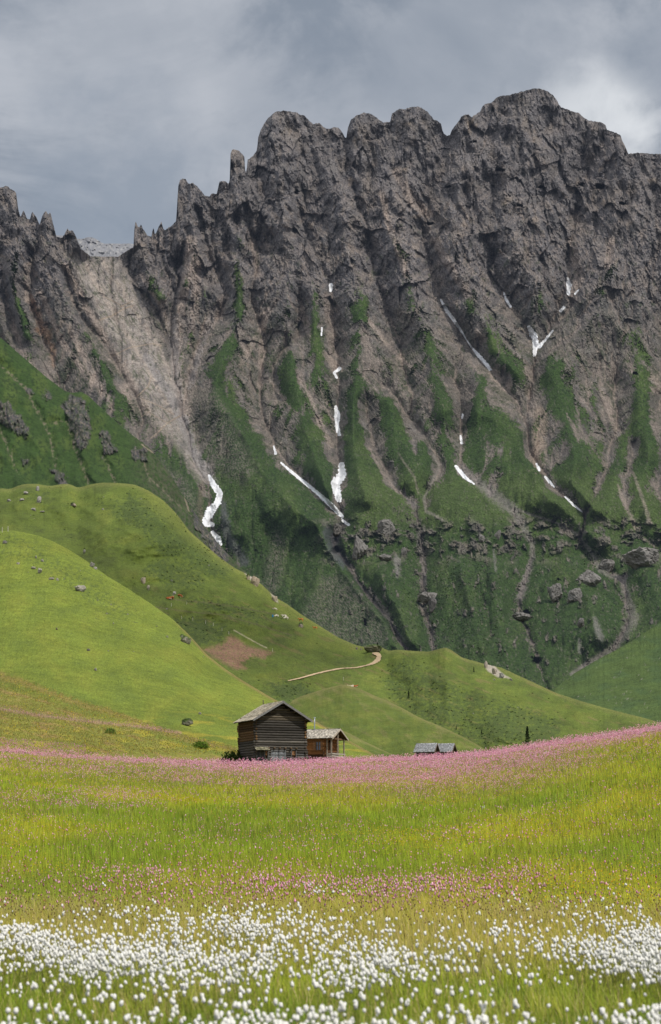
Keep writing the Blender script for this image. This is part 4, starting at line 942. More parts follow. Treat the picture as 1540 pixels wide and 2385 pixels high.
    # a few strays by the pink flowers
    sx, sy, sz = [], [], []
    strays = [(px, py) for px, py, m, s in ((735,2062,9,26),(760,2068,7,20),(1122,1880,6,7),(240,2055,3,10),(555,2030,1,2),(380,2060,3,14),(740,1998,1,3),(1180,2075,3,30),(1430,2065,3,30)) for px, py in zip(rng.normal(px, s, m), rng.normal(py, s * 0.3, m))]
    P = []
    for px, py in strays:
        ys = np.linspace(16, 190, 800); xs = (px - CX) / K * ys / 1.0; v = 1942 - K * (zground(xs, ys) + 0.45 - CAMZ) / ys
        i = int(np.argmin(np.abs(v - py))); P.append((xs[i], ys[i], zground(xs[i], ys[i]) + 0.45))
    P = np.array(P); 
    blobs('cotton_grass_stray', P, np.maximum(0.035, P[:, 1] / 1929 * 0.9), 1.3, np.tile((0.8, 0.8, 0.76), (len(P), 1)), 'a few white cotton grass heads among the pink flowers', 'cotton grass', 'cotton')

grow(); flowers(); cotton()
print('meadow', round(time.time() - T0, 1))
# ------------------------------------------------------------------ timber buildings
def wood_mat(name, scale=1.0):
    m, nt, b = new_mat(name); N = nt.nodes; L = nt.links
    at_ = N.new('ShaderNodeAttribute'); at_.attribute_name = 'tint'; tc = N.new('ShaderNodeTexCoord')
    mp = N.new('ShaderNodeMapping'); mp.inputs['Scale'].default_value = (1.2, 1.2, 9.0); L.new(tc.outputs['Object'], mp.inputs[0])
    n = N.new('ShaderNodeTexNoise'); n.inputs['Scale'].default_value = 2.2 * scale; n.inputs['Detail'].default_value = 5; n.inputs['Roughness'].default_value = 0.7
    L.new(mp.outputs[0], n.inputs['Vector'])
    mr = N.new('ShaderNodeMapRange'); mr.inputs[1].default_value = 0.3; mr.inputs[2].default_value = 0.7; mr.inputs[3].default_value = 0.5; mr.inputs[4].default_value = 1.5
    L.new(n.outputs['Fac'], mr.inputs[0])
    v = N.new('ShaderNodeVectorMath'); v.operation = 'SCALE'; L.new(at_.outputs['Color'], v.inputs[0]); L.new(mr.outputs[0], v.inputs['Scale']); L.new(v.outputs[0], b.inputs['Base Color'])
    bp = N.new('ShaderNodeBump'); bp.inputs['Strength'].default_value = 0.6; bp.inputs['Distance'].default_value = 0.04; L.new(n.outputs['Fac'], bp.inputs['Height']); L.new(bp.outputs[0], b.inputs['Normal'])
    return m
MAT['wood'] = wood_mat('weathered_wood'); MAT['shingle'] = wood_mat('wood_shingles', 2.0)
mm, nt_, b_ = new_mat('zinc_pipe'); b_.inputs['Base Color'].default_value = (0.35, 0.38, 0.42, 1); b_.inputs['Metallic'].default_value = 0.6; b_.inputs['Roughness'].default_value = 0.5; MAT['zinc'] = mm

MAT['stone_wall'] = ground_mat('foundation_stone', (2.0, 6.0), 0.4, 0.8, 0.05)
class MB:
    def __init__(s): s.V = []; s.F4 = []; s.F3 = []; s.C = []; s.n = 0
    def add(s, V, F, c):
        V = np.asarray(V, float); F = np.asarray(F)
        s.V.append(V); (s.F4 if F.shape[1] == 4 else s.F3).append(F + s.n)
        c = np.asarray(c, float); s.C.append(np.tile(c, (len(V), 1)) if c.ndim == 1 else c); s.n += len(V)
    def box(s, p, q, c, jit=0.0):
        (x0, y0, z0), (x1, y1, z1) = p, q
        V = np.array([(x0,y0,z0),(x1,y0,z0),(x1,y1,z0),(x0,y1,z0),(x0,y0,z1),(x1,y0,z1),(x1,y1,z1),(x0,y1,z1)], float)
        if jit: V += rng.uniform(-jit, jit, V.shape)
        s.add(V, [(3,2,1,0),(4,5,6,7),(0,1,5,4),(1,2,6,5),(2,3,7,6),(3,0,4,7)], c)
    def obox(s, o, ax, ay, az, c, jit=0.0):
        """box from a corner along three vectors"""
        o, ax, ay, az = map(lambda v: np.array(v, float), (o, ax, ay, az))
        V = np.array([o, o+ax, o+ax+ay, o+ay, o+az, o+ax+az, o+ax+ay+az, o+ay+az])
        if jit: V += rng.uniform(-jit, jit, V.shape)
        s.add(V, [(3,2,1,0),(4,5,6,7),(0,1,5,4),(1,2,6,5),(2,3,7,6),(3,0,4,7)], c)
    def log(s, a, b, r, c, up=(0, 0, 1), seg=7, sides=8, jit=0.12):
        a = np.array(a, float); b = np.array(b, float); d = b - a; L_ = np.linalg.norm(d); d /= L_
        u = np.array(up, float); w_ = np.cross(d, u); w_ /= np.linalg.norm(w_); u = np.cross(w_, d)
        V = []; 
        for i in range(seg + 1):
            rr = r * (1 + rng.uniform(-jit, jit)); ctr = a + d * L_ * i / seg + u * rng.uniform(-jit, jit) * r * 0.35
            for k in range(sides):
                t = 2 * math.pi * (k + 0.5) / sides; V.append(ctr + w_ * math.cos(t) * rr * 0.95 + u * math.sin(t) * rr * 1.02)
        F = [(i*sides+k, i*sides+(k+1)%sides, (i+1)*sides+(k+1)%sides, (i+1)*sides+k) for i in range(seg) for k in range(sides)]
        F += [(0, sides-1-k, sides-2-k, 0) if False else (0, k+2, k+1, k+1) for k in range(0)]
        V.append(a); V.append(b); na, nb = len(V)-2, len(V)-1
        cc = np.asarray(c, float) * (1 + rng.uniform(-0.22, 0.22))
        s.add(V, F, cc)
        T = [(na, (k+1) % sides, k) for k in range(sides)] + [(nb, seg*sides+k, seg*sides+(k+1)%sides) for k in range(sides)]
        s.F3.append(np.array(T) + s.n - len(V))
    def build(s, name, mat, parent, smooth=False):
        F = ([np.concatenate(s.F4)] if s.F4 else []) + ([np.concatenate(s.F3)] if s.F3 else [])
        return np_obj(name, np.concatenate(s.V), F, np.clip(np.concatenate(s.C), 0, 1), smooth, mat, parent)

def log_wall(a, b, z0, heights, course, col, openings=(), out=0.24, ridge=None, colfn=None):
    """courses of round logs from a to b (2-D points); heights = wall height; ridge = (apex height) for a gable end"""
    m = MB(); a = np.array(a, float); b = np.array(b, float); d = b - a; L_ = np.linalg.norm(d); d /= L_
    n = int((ridge or heights) / course)
    for i in range(n):
        z = z0 + course * (i + 0.5)
        f0, f1 = -out * (1 + rng.uniform(-0.4, 0.3)), L_ + out * (1 + rng.uniform(-0.4, 0.3))
        if z - z0 > heights:
            k = (z - z0 - heights) / (ridge - heights) * L_ / 2; f0, f1 = k + 0.02, L_ - k - 0.02
            if f1 - f0 < 0.3: continue
        spans = [(f0, f1)]
        for (o0, o1, oz0, oz1) in openings:
            if oz0 - course * 0.3 < z - z0 < oz1 + course * 0.3:
                ns = []
                for s0, s1 in spans:
                    if o1 <= s0 or o0 >= s1: ns.append((s0, s1))
                    else:
                        if o0 - s0 > 0.05: ns.append((s0, o0))
                        if s1 - o1 > 0.05: ns.append((o1, s1))
                spans = ns
        c = col if colfn is None else colfn(i / n)
        for s0, s1 in spans:
            p, q = a + d * s0, a + d * s1
            m.log((p[0], p[1], z), (q[0], q[1], z), course * 0.51, np.array(c) * rng.choice([0.7, 1.0, 1.25]), seg=max(2, int((s1 - s0) / 0.6)))
    return m

def shingle_slope(m, eave0, ridge0, along, rows, cols, thick, cols_rgb, over=1.35):
    """overlapping rows of split shingles from the eave up to the ridge"""
    e = np.array(eave0, float); r = np.array(ridge0, float); al = np.array(along, float); L_ = np.linalg.norm(al); ad = al / L_
    up = (r - e); U = np.linalg.norm(up); ud = up / U; nrm = np.cross(ad, ud); nrm *= np.sign(nrm[2])
    h = U / rows; w_ = L_ / cols
    for i in range(rows):
        for j in range(cols):
            x0 = (j + (0.5 if i % 2 else 0) * 1.0) * w_ + rng.uniform(-0.12, 0.12) * w_; ww = w_ * rng.uniform(0.8, 1.0)
            if x0 + ww > L_: ww = L_ - x0
            if ww < 0.03: continue
            ln = h * over * rng.uniform(0.92, 1.12)
            z_ = thick * rng.uniform(0.6, 1.6)
            lo = i * h - rng.uniform(0, 0.2) * h
            o = e + ad * x0 + ud * lo + nrm * (0.02 + z_ * 0.9)
            c = np.array(cols_rgb[rng.integers(len(cols_rgb))]) * rng.uniform(0.6, 1.25)
            tilt = -nrm * z_ * 0.9
            m.obox(o, ad * ww, ud * ln + tilt, nrm * (thick * 0.5 + 0.01), c)

def roof_deck(m, eave0, ridge0, along, t, c):
    e = np.array(eave0, float); r = np.array(ridge0, float); al = np.array(along, float)
    nrm = np.cross(al, r - e); nrm /= np.linalg.norm(nrm); nrm *= np.sign(nrm[2])
    m.obox(e - nrm * t, al, r - e, nrm * t, c)

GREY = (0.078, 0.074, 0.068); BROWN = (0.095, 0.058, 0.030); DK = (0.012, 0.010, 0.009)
SH_COL = [(0.42, 0.37, 0.28), (0.52, 0.46, 0.36), (0.32, 0.28, 0.21), (0.58, 0.52, 0.41)]
SH_GREY = [(0.27, 0.275, 0.285), (0.33, 0.335, 0.345), (0.22, 0.225, 0.235)]

def barn():
    Y = 203.0; px0 = 596.0
    p = unproj(px0, 1774, Y); g = float(zground(p[0] + 2, Y + 2)) + 0.22
    root = empty('log_barn', (p[0], p[1], g), math.radians(21.5))
    tag(root, 'tall dark log hay barn with shingled gable roof, larger building beside the cottage', 'barn')
    W, Dp = 5.5, 5.2
    apex = float(unproj(652.8, 1633.4, Y + 0.4)[2]) - g - 0.02; tip = apex - 1.98; H = tip + 0.42; half = W / 2
    sl = (apex - tip) / 3.32
    greyf = lambda t: np.array((1.0, 0.96, 0.90)) * rng.uniform(0.75, 1.2) * (np.array(GREY) * (1 + 0.10 * math.sin(9 * t)) * (1 - 0.15 * t) if t > 0.15 else np.array((0.075, 0.076, 0.076))) if t < 0.72 else np.array((0.075, 0.062, 0.045))
    op = [(0.98, 1.28, 0.55, 1.28), (3.98, 4.42, 0.60, 1.28), (0.0, 0.98, 0, 1.35), (1.72, 3.22, 0, 1.32)]
    ra = (apex - 0.35)
    log_wall((0, 0), (W, 0), 0, H - 0.05, 0.262, GREY, op, ridge=ra, colfn=greyf).build('front_wall', MAT['wood'], root, True)
    bf = lambda t: np.array((0.12, 0.070, 0.034)) * (0.75 + 0.5 * ((t * 7) % 1 > 0.5)) if t > 0.45 else np.array((0.075, 0.065, 0.055))
    log_wall((0, 0.10), (0, Dp), 0.0, H, 0.262, BROWN, colfn=bf).build('side_wall', MAT['wood'], root, True)
    log_wall((W, 0.10), (W, Dp), 0.0, H, 0.262, BROWN, colfn=bf).build('side_wall', MAT['wood'], root, True)
    log_wall((0, Dp), (W, Dp), 0, H - 0.05, 0.262, BROWN, ridge=ra).build('rear_wall', MAT['wood'], root, True)
    m = MB(); m.box((0.05, 0.14, 0), (W - 0.05, Dp - 0.14, H - 0.2), DK); m.build('dark_inside', MAT['wood'], root)  # near-black box stands in for the darkness inside the barn
    m = MB(); m.box((0.02, 0.02, -0.7), (W - 0.02, Dp - 0.02, 0.02), (0.13, 0.125, 0.12), 0.02); m.build('foundation', MAT['stone_wall'], root)
    # roof: two slopes; the left one has a tier of long boards at the eave
    yf, yb = -0.72, Dp + 0.55; xl, xr = half - 3.32, half + 3.32
    m = MB()
    for s, xe in ((-1, xl), (1, xr)):
        roof_deck(m, (xe, yf, tip), (half, yf, apex), (0, yb - yf, 0), 0.10, (0.06, 0.05, 0.04))
        f = 0.22
        e2 = (xe + (half - xe) * f, yf, tip + (apex - tip) * f)
        shingle_slope(m, e2, (half, yf, apex), (0, yb - yf, 0), 17, 26, 0.035, SH_COL)
        # long boards below
        for j in range(22):
            wv = (yb - yf) / 22; y = yf + j * wv
            o = np.array((xe - s * -0.0, y + rng.uniform(0, 0.02), tip)) ; u = np.array((half - xe, 0, apex - tip)); u = u / np.linalg.norm(u)
            c = np.array(SH_COL[rng.integers(4)]) * rng.uniform(0.7, 1.0)
            m.obox(o - u * rng.uniform(0.0, 0.12) + np.array((0, 0, 0.015)), (0, wv * 0.93, 0), u * (3.84 * f + 0.25), (0, 0, 0.035), c)
    # ridge capping of rough shingles
    for j in range(26):
        y = yf + (yb - yf) * j / 26
        m.obox((half - 0.22, y, apex + 0.02 - 0.12 + rng.uniform(0, .03)), (0.36, 0, 0.16), (0, 0.2, 0), (0, 0, 0.04), np.array((0.10, 0.10, 0.06)) * rng.uniform(0.7, 1.4), 0.015)
    rf = m.build('roof', MAT['shingle'], root)
    for s, xe in ((-1, xl), (1, xr)):
        b = MB(); u = np.array((half - xe, 0, apex - tip)); 
        b.obox((xe, yf - 0.05, tip - 0.17), u, (0, 0.045, 0), (0, 0, 0.24), (0.17, 0.165, 0.16), 0.008); b.build('bargeboard', MAT['wood'], root)
    # purlins under the overhang
    for fx, zz in ((0.0, 0), (0.5, 0), (-0.5, 0), (0.97, 0), (-0.97, 0)):
        x = half + fx * 2.7; z = apex - abs(fx * 2.7) * sl - 0.26
        b = MB(); b.log((x, yf + 0.06, z), (x, 0.2, z), 0.10, (0.06, 0.045, 0.03)); b.build('purlin', MAT['wood'], root, True)
    # row of floor beam ends above the doors
    for x in (1.35, 1.98, 2.58, 3.2, 3.83, 4.45):
        b = MB(); b.log((x, -0.36, 1.58), (x, 0.1, 1.58), 0.085, (0.11, 0.075, 0.045), sides=10, seg=2); b.build('beam_end', MAT['wood'], root, True)
    # doors and hatches
    def planks(m, x0, x1, z0, z1, y, n, c):
        for i in range(n):
            w_ = (x1 - x0) / n; cc = np.array(c) * rng.uniform(0.7, 1.3); m.box((x0 + w_ * i + 0.008, y, z0), (x0 + w_ * (i + 1) - 0.008, y + 0.05, z1 + rng.uniform(-0.03, 0.03)), cc)
    m = MB(); planks(m, 0.12, 0.90, 0.02, 1.25, 0.02, 5, (0.075, 0.08, 0.085)); m.build('door', MAT['wood'], root)
    for x in (0.02, 0.90):
        b = MB(); b.box((x, -0.14, 0), (x + 0.09, 0.0, 1.32), (0.17, 0.18, 0.18)); b.build('door_post', MAT['wood'], root)
    m = MB(); roof_deck(m, (-0.22, -0.75, 1.28), (-0.22, -0.05, 1.62), (1.5, 0, 0), 0.05, (0.05, 0.045, 0.04))
    shingle_slope(m, (-0.22, -0.78, 1.27), (-0.22, -0.04, 1.63), (1.5, 0, 0), 5, 11, 0.05, [(0.30, 0.28, 0.19), (0.24, 0.23, 0.15), (0.36, 0.33, 0.25)]); m.build('door_canopy', MAT['shingle'], root)
    for x0, x1 in ((1.78, 2.46), (2.49, 3.18)):
        m = MB(); planks(m, x0, x1, 0.03, 1.20, -0.10, 5, (0.20, 0.21, 0.22)); m.box((x0 + 0.02, -0.14, 0.85), (x1 - 0.02, -0.103, 0.97), (0.12, 0.125, 0.13)); d_ = m.build('door', MAT['wood'], root)
        d_['label'] = 'pale grey plank leaf of the double barn door'
    b = MB(); b.box((1.66, -0.13, 0), (1.765, 0.05, 1.34), (0.14, 0.145, 0.15)); b.box((3.195, -0.13, 0), (3.30, 0.05, 1.34), (0.14, 0.145, 0.15)); b.box((1.66, -0.15, 1.24), (3.30, 0.05, 1.36), (0.15, 0.15, 0.15)); b.build('door_frame', MAT['wood'], root)
    for x0, x1, z0, z1 in ((0.98, 1.28, 0.55, 1.28), (3.98, 4.42, 0.60, 1.28)):
        m = MB(); m.box((x0, 0.06, z0 - 0.05), (x1, 0.10, z1 + 0.05), (0.05, 0.03, 0.018)); m.box((x0, -0.02, z0 + 0.28), (x1, 0.055, z1 + 0.02), (0.24, 0.125, 0.06))
        m.box((x0 - 0.07, -0.15, z0 - 0.1), (x0, 0.02, z1 + 0.08), (0.12, 0.12, 0.12)); m.box((x1, -0.15, z0 - 0.1), (x1 + 0.07, 0.02, z1 + 0.08), (0.12, 0.12, 0.12)); m.build('window', MAT['wood'], root)
    # small finial post at the ridge end
    b = MB(); b.log((half, yb - 0.2, apex), (half, yb - 0.2, apex + 0.55), 0.05, (0.10, 0.08, 0.07), up=(0, 1, 0), seg=2); b.build('ridge_post', MAT['wood'], root, True)

def cottage():
    Y = 228.0
    pa = unproj(793.0, 1696.4, Y)                      # gable peak of the porch
    th = math.radians(-25); c_, s_ = math.cos(th), math.sin(th)
    X1 = 3.55
    gx, gy = pa[0] - X1 * c_, pa[1] - X1 * s_          # centre below the ridge
    g = float(zground(gx, gy)) - 0.1
    root = empty('log_cottage', (gx, gy, g), th)
    tag(root, 'small orange brown log cottage with covered porch, stove pipe and grey shingle roof', 'cottage')
    apex = float(pa[2]) - g; rise = 1.15; run = 2.25; tip = apex - rise - 0.12; sl = rise / run; H = tip + 0.25
    x0, x1 = -2.6, 2.3; hw = 1.85
    OR = (0.26, 0.115, 0.045); ORd = (0.15, 0.07, 0.032)
    cf = lambda t: np.array(OR) if t > 0.42 else np.array((0.10, 0.055, 0.032))
    wz = H - 1.55
    log_wall((x0, -hw), (x1, -hw), 0, H, 0.17, OR, [(x1 - x0 - 0.97, x1 - x0 - 0.43, wz, wz + 0.92)], out=0.18, colfn=cf).build('front_wall', MAT['wood'], root, True)
    log_wall((x0, hw), (x1, hw), 0, H, 0.17, OR, out=0.18, colfn=cf).build('rear_wall', MAT['wood'], root, True)
    log_wall((x0, -hw), (x0, hw), 0, H, 0.17, OR, out=0.18, ridge=apex - 0.2, colfn=cf).build('end_wall', MAT['wood'], root, True)
    log_wall((x1, -hw), (x1, hw), 0, H, 0.17, OR, [(1.1, 1.9, 0.3, H - 0.5)], out=0.18, ridge=apex - 0.2, colfn=cf).build('porch_wall', MAT['wood'], root, True)
    m = MB(); m.box((x0 + 0.1, -hw + 0.1, 0.0), (x1 - 0.1, hw - 0.1, H - 0.15), DK); m.build('dark_inside', MAT['wood'], root)  # near-black filler, painted darkness behind the cottage walls
    m = MB(); m.box((x1 + 0.02, -0.72, 0.35), (x1 + 0.07, 0.05, H - 0.55), (0.09, 0.05, 0.03)); m.build('door', MAT['wood'], root)
    # window and shutters
    wx0 = x1 - 0.97; wx1 = x1 - 0.43; yw = -hw
    w = MB(); 
    for a, b in (((wx0, yw - 0.13, wz - 0.06), (wx1, yw - 0.02, wz)), ((wx0, yw - 0.13, wz + 0.92), (wx1, yw - 0.02, wz + 0.99)), ((wx0 - 0.05, yw - 0.13, wz - 0.06), (wx0, yw - 0.02, wz + 0.99)), ((wx1, yw - 0.13, wz - 0.06), (wx1 + 0.05, yw - 0.02, wz + 0.99)),
                 (((wx0 + wx1) / 2 - 0.05, yw - 0.12, wz), ((wx0 + wx1) / 2 + 0.05, yw - 0.03, wz + 0.92)), ((wx0, yw - 0.11, wz + 0.5), (wx1, yw - 0.04, wz + 0.54))): w.box(a, b, (0.17, 0.10, 0.06))
    wo = w.build('window', MAT['wood'], root)
    gl, nt, bb = new_mat('window_glass'); bb.inputs['Base Color'].default_value = (0.10, 0.13, 0.19, 1); bb.inputs['Roughness'].default_value = 0.12; bb.inputs['Specular IOR Level'].default_value = 0.8
    q = MB(); q.box((wx0, yw - 0.03, wz), (wx1, yw - 0.01, wz + 0.92), (1, 1, 1)); q.build('pane', gl, wo)
    for a in (wx0 - 0.38, wx1 + 0.07):
        q = MB()
        for i in range(2): q.box((a + i * 0.155, yw - 0.16, wz - 0.04), (a + i * 0.155 + 0.145, yw - 0.11, wz + 0.97), np.array((0.23, 0.115, 0.055)) * rng.uniform(0.8, 1.2))
        q.build('shutter', MAT['wood'], root)
    # roof
    xa, xb = x0 - 0.4, X1
    m = MB()
    for s in (-1, 1):
        e = (xa, s * run, tip); r = (xa, 0, apex - 0.10)
        roof_deck(m, e, r, (xb - xa, 0, 0), 0.08, (0.10, 0.06, 0.035))
        shingle_slope(m, (xa, s * (run + 0.03), tip + 0.0), (xa, 0, apex - 0.09), (xb - xa, 0, 0), 13, 34, 0.04, [(0.46, 0.42, 0.35), (0.36, 0.33, 0.28), (0.52, 0.48, 0.41)])
    for j in range(30):
        x = xa + (xb - xa) * j / 30
        m.obox((x, -0.16, apex - 0.13), (0.22, 0, 0), (0, 0.3, 0), (0, 0, 0.07 + rng.uniform(0, 0.04)), np.array((0.12, 0.12, 0.08)) * rng.uniform(0.7, 1.3), 0.02)
    m.build('roof', MAT['shingle'], root)
    for s in (-1, 1):
        b = MB(); b.obox((xb, s * run, tip - 0.14), (0, -s * run, apex - 0.1 - tip), (0.05, 0, 0), (0, 0, 0.2), (0.36, 0.31, 0.25)); b.build('bargeboard', MAT['wood'], root)
    # stove pipe
    b = MB(); b.log((0.3, -0.25, apex - 0.5), (0.3, -0.25, apex + 1.25), 0.075, (1, 1, 1), up=(0, 1, 0), seg=3, sides=12, jit=0.0); ch = b.build('stove_pipe', MAT['zinc'], root, True)
    b = MB(); b.log((0.3, -0.25, apex + 1.27), (0.3, -0.25, apex + 1.36), 0.13, (1, 1, 1), up=(0, 1, 0), seg=1, sides=12, jit=0.0); b.build('cap', MAT['zinc'], ch, True)
    # porch: floor, posts, rails, boards
    m = MB(); m.box((x1 + 0.2, -hw, 0.25), (X1 - 0.15, hw, 0.38), (0.14, 0.11, 0.08)); m.build('porch_floor', MAT['wood'], root)
    for x, y in ((X1 - 0.35, -hw + 0.1), (X1 - 0.35, hw - 0.1), (X1 - 0.35, 0.0), (x1 + 0.35, -hw + 0.1)):
        z = apex - abs(y) * sl - 0.28
        b = MB(); b.box((x - 0.07, y - 0.07, 0.3), (x + 0.07, y + 0.07, z), (0.27, 0.22, 0.17), 0.012); b.build('post', MAT['wood'], root)
    b = MB(); b.box((X1 - 0.45, -run + 0.15, tip - 0.05), (X1 - 0.3, run - 0.15, tip + 0.09), (0.16, 0.10, 0.06)); b.build('tie_beam', MAT['wood'], root)
    zr = 0.45
    for i in range(5):
        z = zr + i * 0.27; c = np.array((0.40, 0.36, 0.31)) * rng.uniform(0.8, 1.15)
        b = MB(); b.obox((X1 - 0.22, -hw - 0.02, z + rng.uniform(-.02, .02)), (0, 2 * hw, rng.uniform(-.04, .04)), (0.04, 0, 0), (0, 0, 0.16), c); b.build('railing_board', MAT['wood'], root)
        b = MB(); b.obox((x1 + 0.42, -hw - 0.06, z - 0.05), (X1 - x1 - 0.6, 0, 0.05), (0, 0.04, 0), (0, 0, 0.15), c * 1.05); b.build('railing_board', MAT['wood'], root)
    # firewood log and tree stump by the wall
    t = empty('wood_carving', (gx + c_ * -1.9 - s_ * -2.5, gy + s_ * -1.9 + c_ * -2.5, float(zground(gx - 1, gy - 2.4))), 0)
    tag(t, 'rough orange brown wooden stump standing against the cottage wall beside the barn corner', 'stump')
    b = MB(); b.log((0, 0, 0), (0.08, 0, 1.75), 0.20, (0.33, 0.19, 0.10), up=(0, 1, 0), seg=6, sides=9, jit=0.35); b.build('stump', MAT['wood'], t, True)
    b = MB(); b.log((0.02, 0, 1.0), (0.42, -0.1, 1.35), 0.07, (0.30, 0.17, 0.09), seg=3); b.build('branch_stub', MAT['wood'], t, True)

def hut(pxl, pxr, pyr, pye, Y, label, rise=1.25, run=1.35, rot=-20):
    th = math.radians(rot); c_, s_ = math.cos(th), math.sin(th)
    a = unproj(pxl, pyr + 3, Y); b = unproj(pxr, pyr, Y)
    L_ = float(np.hypot(*(b - a)[:2])) / c_
    ctr = (a + b) / 2; gx, gy = ctr[0], ctr[1]
    g = float(zground(gx, gy)) - 0.2
    root = empty('timber_hut', (gx, gy, g), th); tag(root, label, 'hut')
    apex = float(b[2]) - g; tip = apex - rise; H = tip + 0.2; hl = L_ / 2
    wl = hl - 0.35; hw = run - 0.3
    for nm, p, q, rd in (('front_wall', (-wl, -hw), (wl, -hw), None), ('rear_wall', (-wl, hw), (wl, hw), None), ('gable_wall', (-wl, -hw), (-wl, hw), apex - 0.15), ('gable_wall', (wl, -hw), (wl, hw), apex - 0.15)):
        log_wall(p, q, 0, H, 0.2, (0.085, 0.055, 0.04), out=0.12, ridge=rd).build(nm, MAT['wood'], root, True)
    m = MB(); m.box((-wl + 0.08, -hw + 0.08, 0), (wl - 0.08, hw - 0.08, H - 0.1), DK); m.build('dark_inside', MAT['wood'], root)  # inside of the hut painted dark with a near-black box
    m = MB(); m.box((wl + 0.12, -0.35, 0.1), (wl + 0.17, 0.35, H - 0.4), (0.14, 0.09, 0.06)); m.build('door', MAT['wood'], root)
    m = MB()
    for s in (-1, 1):
        roof_deck(m, (-hl, s * run, tip), (-hl, 0, apex - 0.06), (2 * hl, 0, 0), 0.07, (0.08, 0.07, 0.06))
        shingle_slope(m, (-hl, s * (run + 0.02), tip), (-hl, 0, apex - 0.05), (2 * hl, 0, 0), 11, 17, 0.04, SH_GREY)
    m.build('roof', MAT['shingle'], root)
    for s in (-1, 1):
        b2 = MB(); b2.obox((hl, s * run, tip - 0.1), (0, -s * run, apex - 0.06 - tip), (0.04, 0, 0), (0, 0, 0.14), (0.14, 0.10, 0.08)); b2.build('bargeboard', MAT['wood'], root)
barn(); cottage()
hut(970, 1018.5, 1731.5, 1752, 262, 'low hut with grey shingle roof, left and nearer of the two behind the crest')
hut(1021, 1059, 1732, 1750, 270, 'low timber hut with grey shingle roof, partly hidden behind the left hut')
print('buildings', round(time.time() - T0, 1))
# ------------------------------------------------------------------ boulders, bushes, trees, cattle, posts
MAT['stone'] = ground_mat('grey_stone', (0.6, 2.5, 9.0), 0.35, 0.8, 0.15)

def boulder_mesh(seed, sub=3):
    bm = bmesh.new(); bmesh.ops.create_icosphere(bm, subdivisions=sub, radius=1.0)
    V = np.array([v.co[:] for v in bm.verts]); F = np.array([[q.index for q in f.verts] for f in bm.faces]); bm.free()
    n = V / np.linalg.norm(V, axis=1, keepdims=True); r = np.random.default_rng(seed)
    k = np.full(len(V), 1.25)
    for i in range(16):                                  # chop with random planes
        d = r.normal(size=3); d /= np.linalg.norm(d); t = r.uniform(0.62, 0.98)
        dt = n @ d; k = np.where(dt > 0.05, np.minimum(k, t / np.maximum(dt, 0.05)), k)
    V = n * k[:, None]; V += 0.05 * r.normal(size=V.shape)
    c = np.array((0.26, 0.245, 0.22)); C = c * (1 + 0.35 * fbm(V[:, 0] * 3 + seed, V[:, 2] * 3, 3, seed)[:, None])
    return V, F, np.clip(C, 0.03, 0.7)
BV = [boulder_mesh(s) for s in range(7)]
BM_ = {}
def boulder(L_, px, py, w, h, label=None, group=None, tint=(1, 1, 1), moss=False, lean=0.0):
    """w, h: size in units of the view (1/1540 of its width) at that distance"""
    P = at(L_, px, py); s = P[1] / K
    if w < 16 and label: w, h = w * 0.8, h * 0.8
    i = int(rng.integers(len(BV))); key = (i, tint, moss)
    if key not in BM_:
        V, F, C = BV[i]; C = C * np.array(tint)
        if moss: C = mixc(C, (0.06, 0.09, 0.025), sstep(0.1, 0.5, V[:, 2] + 0.2 * np.sin(5 * V[:, 0])))
        BM_[key] = np_mesh('boulder', V, F, C, False, MAT['stone'])
    o = bpy.data.objects.new('boulder', BM_[key]); COL.objects.link(o)
    o.location = (P[0], P[1], P[2] + h * s * 0.30); o.scale = (w * s * 0.55, w * s * 0.6, h * s * 0.62)
    o.rotation_euler = (rng.uniform(-.2, .2), lean, rng.uniform(0, 6.28))
    tag(o, label or 'small grey boulder lying in the grass of the hillside', 'boulder', group or ('small boulders scattered over the hills' if not label else None)); return o
# (layer, x, y of the foot, width, height)
boulder(H1, 431, 1497, 20, 22, 'large pale boulder with mossy cap on the ridge of the near hill', tint=(1.15, 1.1, 1.0), moss=True)
boulder(H1, 424, 1486, 14, 14, 'green mossy hummock rock directly behind the large ridge boulder', tint=(0.6, 0.65, 0.5), moss=True)
boulder(H1, 433, 1690, 25, 18, 'grey green mound shaped rock at the hill foot left of the barn', tint=(0.55, 0.55, 0.45), moss=True)
boulder(H1, 465, 1664, 7, 9, 'small upright grey stone above the mound rock left of the barn')
boulder(H1, 335, 1284 + 2, 1, 1) if False else None
boulder(H2, 160/2.2/1.7175*0 + 92, 1170, 13, 22, 'tall pointed grey pinnacle at the top of the pasture hill', tint=(0.95, 0.95, 0.95))
boulder(H2, 88, 1143, 9, 18, 'grey rock fin rising just behind the tall pinnacle', tint=(0.85, 0.85, 0.85), lean=-0.3)
boulder(H2, 60, 1150, 14, 9, 'low broken grey outcrop left of the tall pinnacle'); boulder(H2, 20, 1168, 12, 8, 'grey outcrop near the left edge below the pinnacle hill top')
boulder(H2, 52, 1166, 14, 8, 'flat grey stone pile between the outcrop and the lower rocks'); boulder(H2, 79, 1189, 12, 9, 'rounded grey boulder below the tall pinnacle')
boulder(H2, 98, 1193, 12, 5, 'pair sized flat grey stone right of the rounded boulder'); boulder(H2, 171, 1179, 15, 13, 'pinkish bare rock on the side of a grassy hummock', tint=(1.1, 0.95, 0.9), moss=True)
boulder(H2, 701, 1461, 14, 17, 'mossy topped brown boulder among the grazing cows', tint=(0.95, 0.85, 0.75), moss=True)
boulder(H2, 592, 1362, 17, 27, 'tall tan rock lip at the right edge of the pasture hill', tint=(1.35, 1.15, 0.95)); boulder(H2, 578, 1350, 12, 20, 'tan rock slab left of the tall rock lip', tint=(1.2, 1.05, 0.85), moss=True)
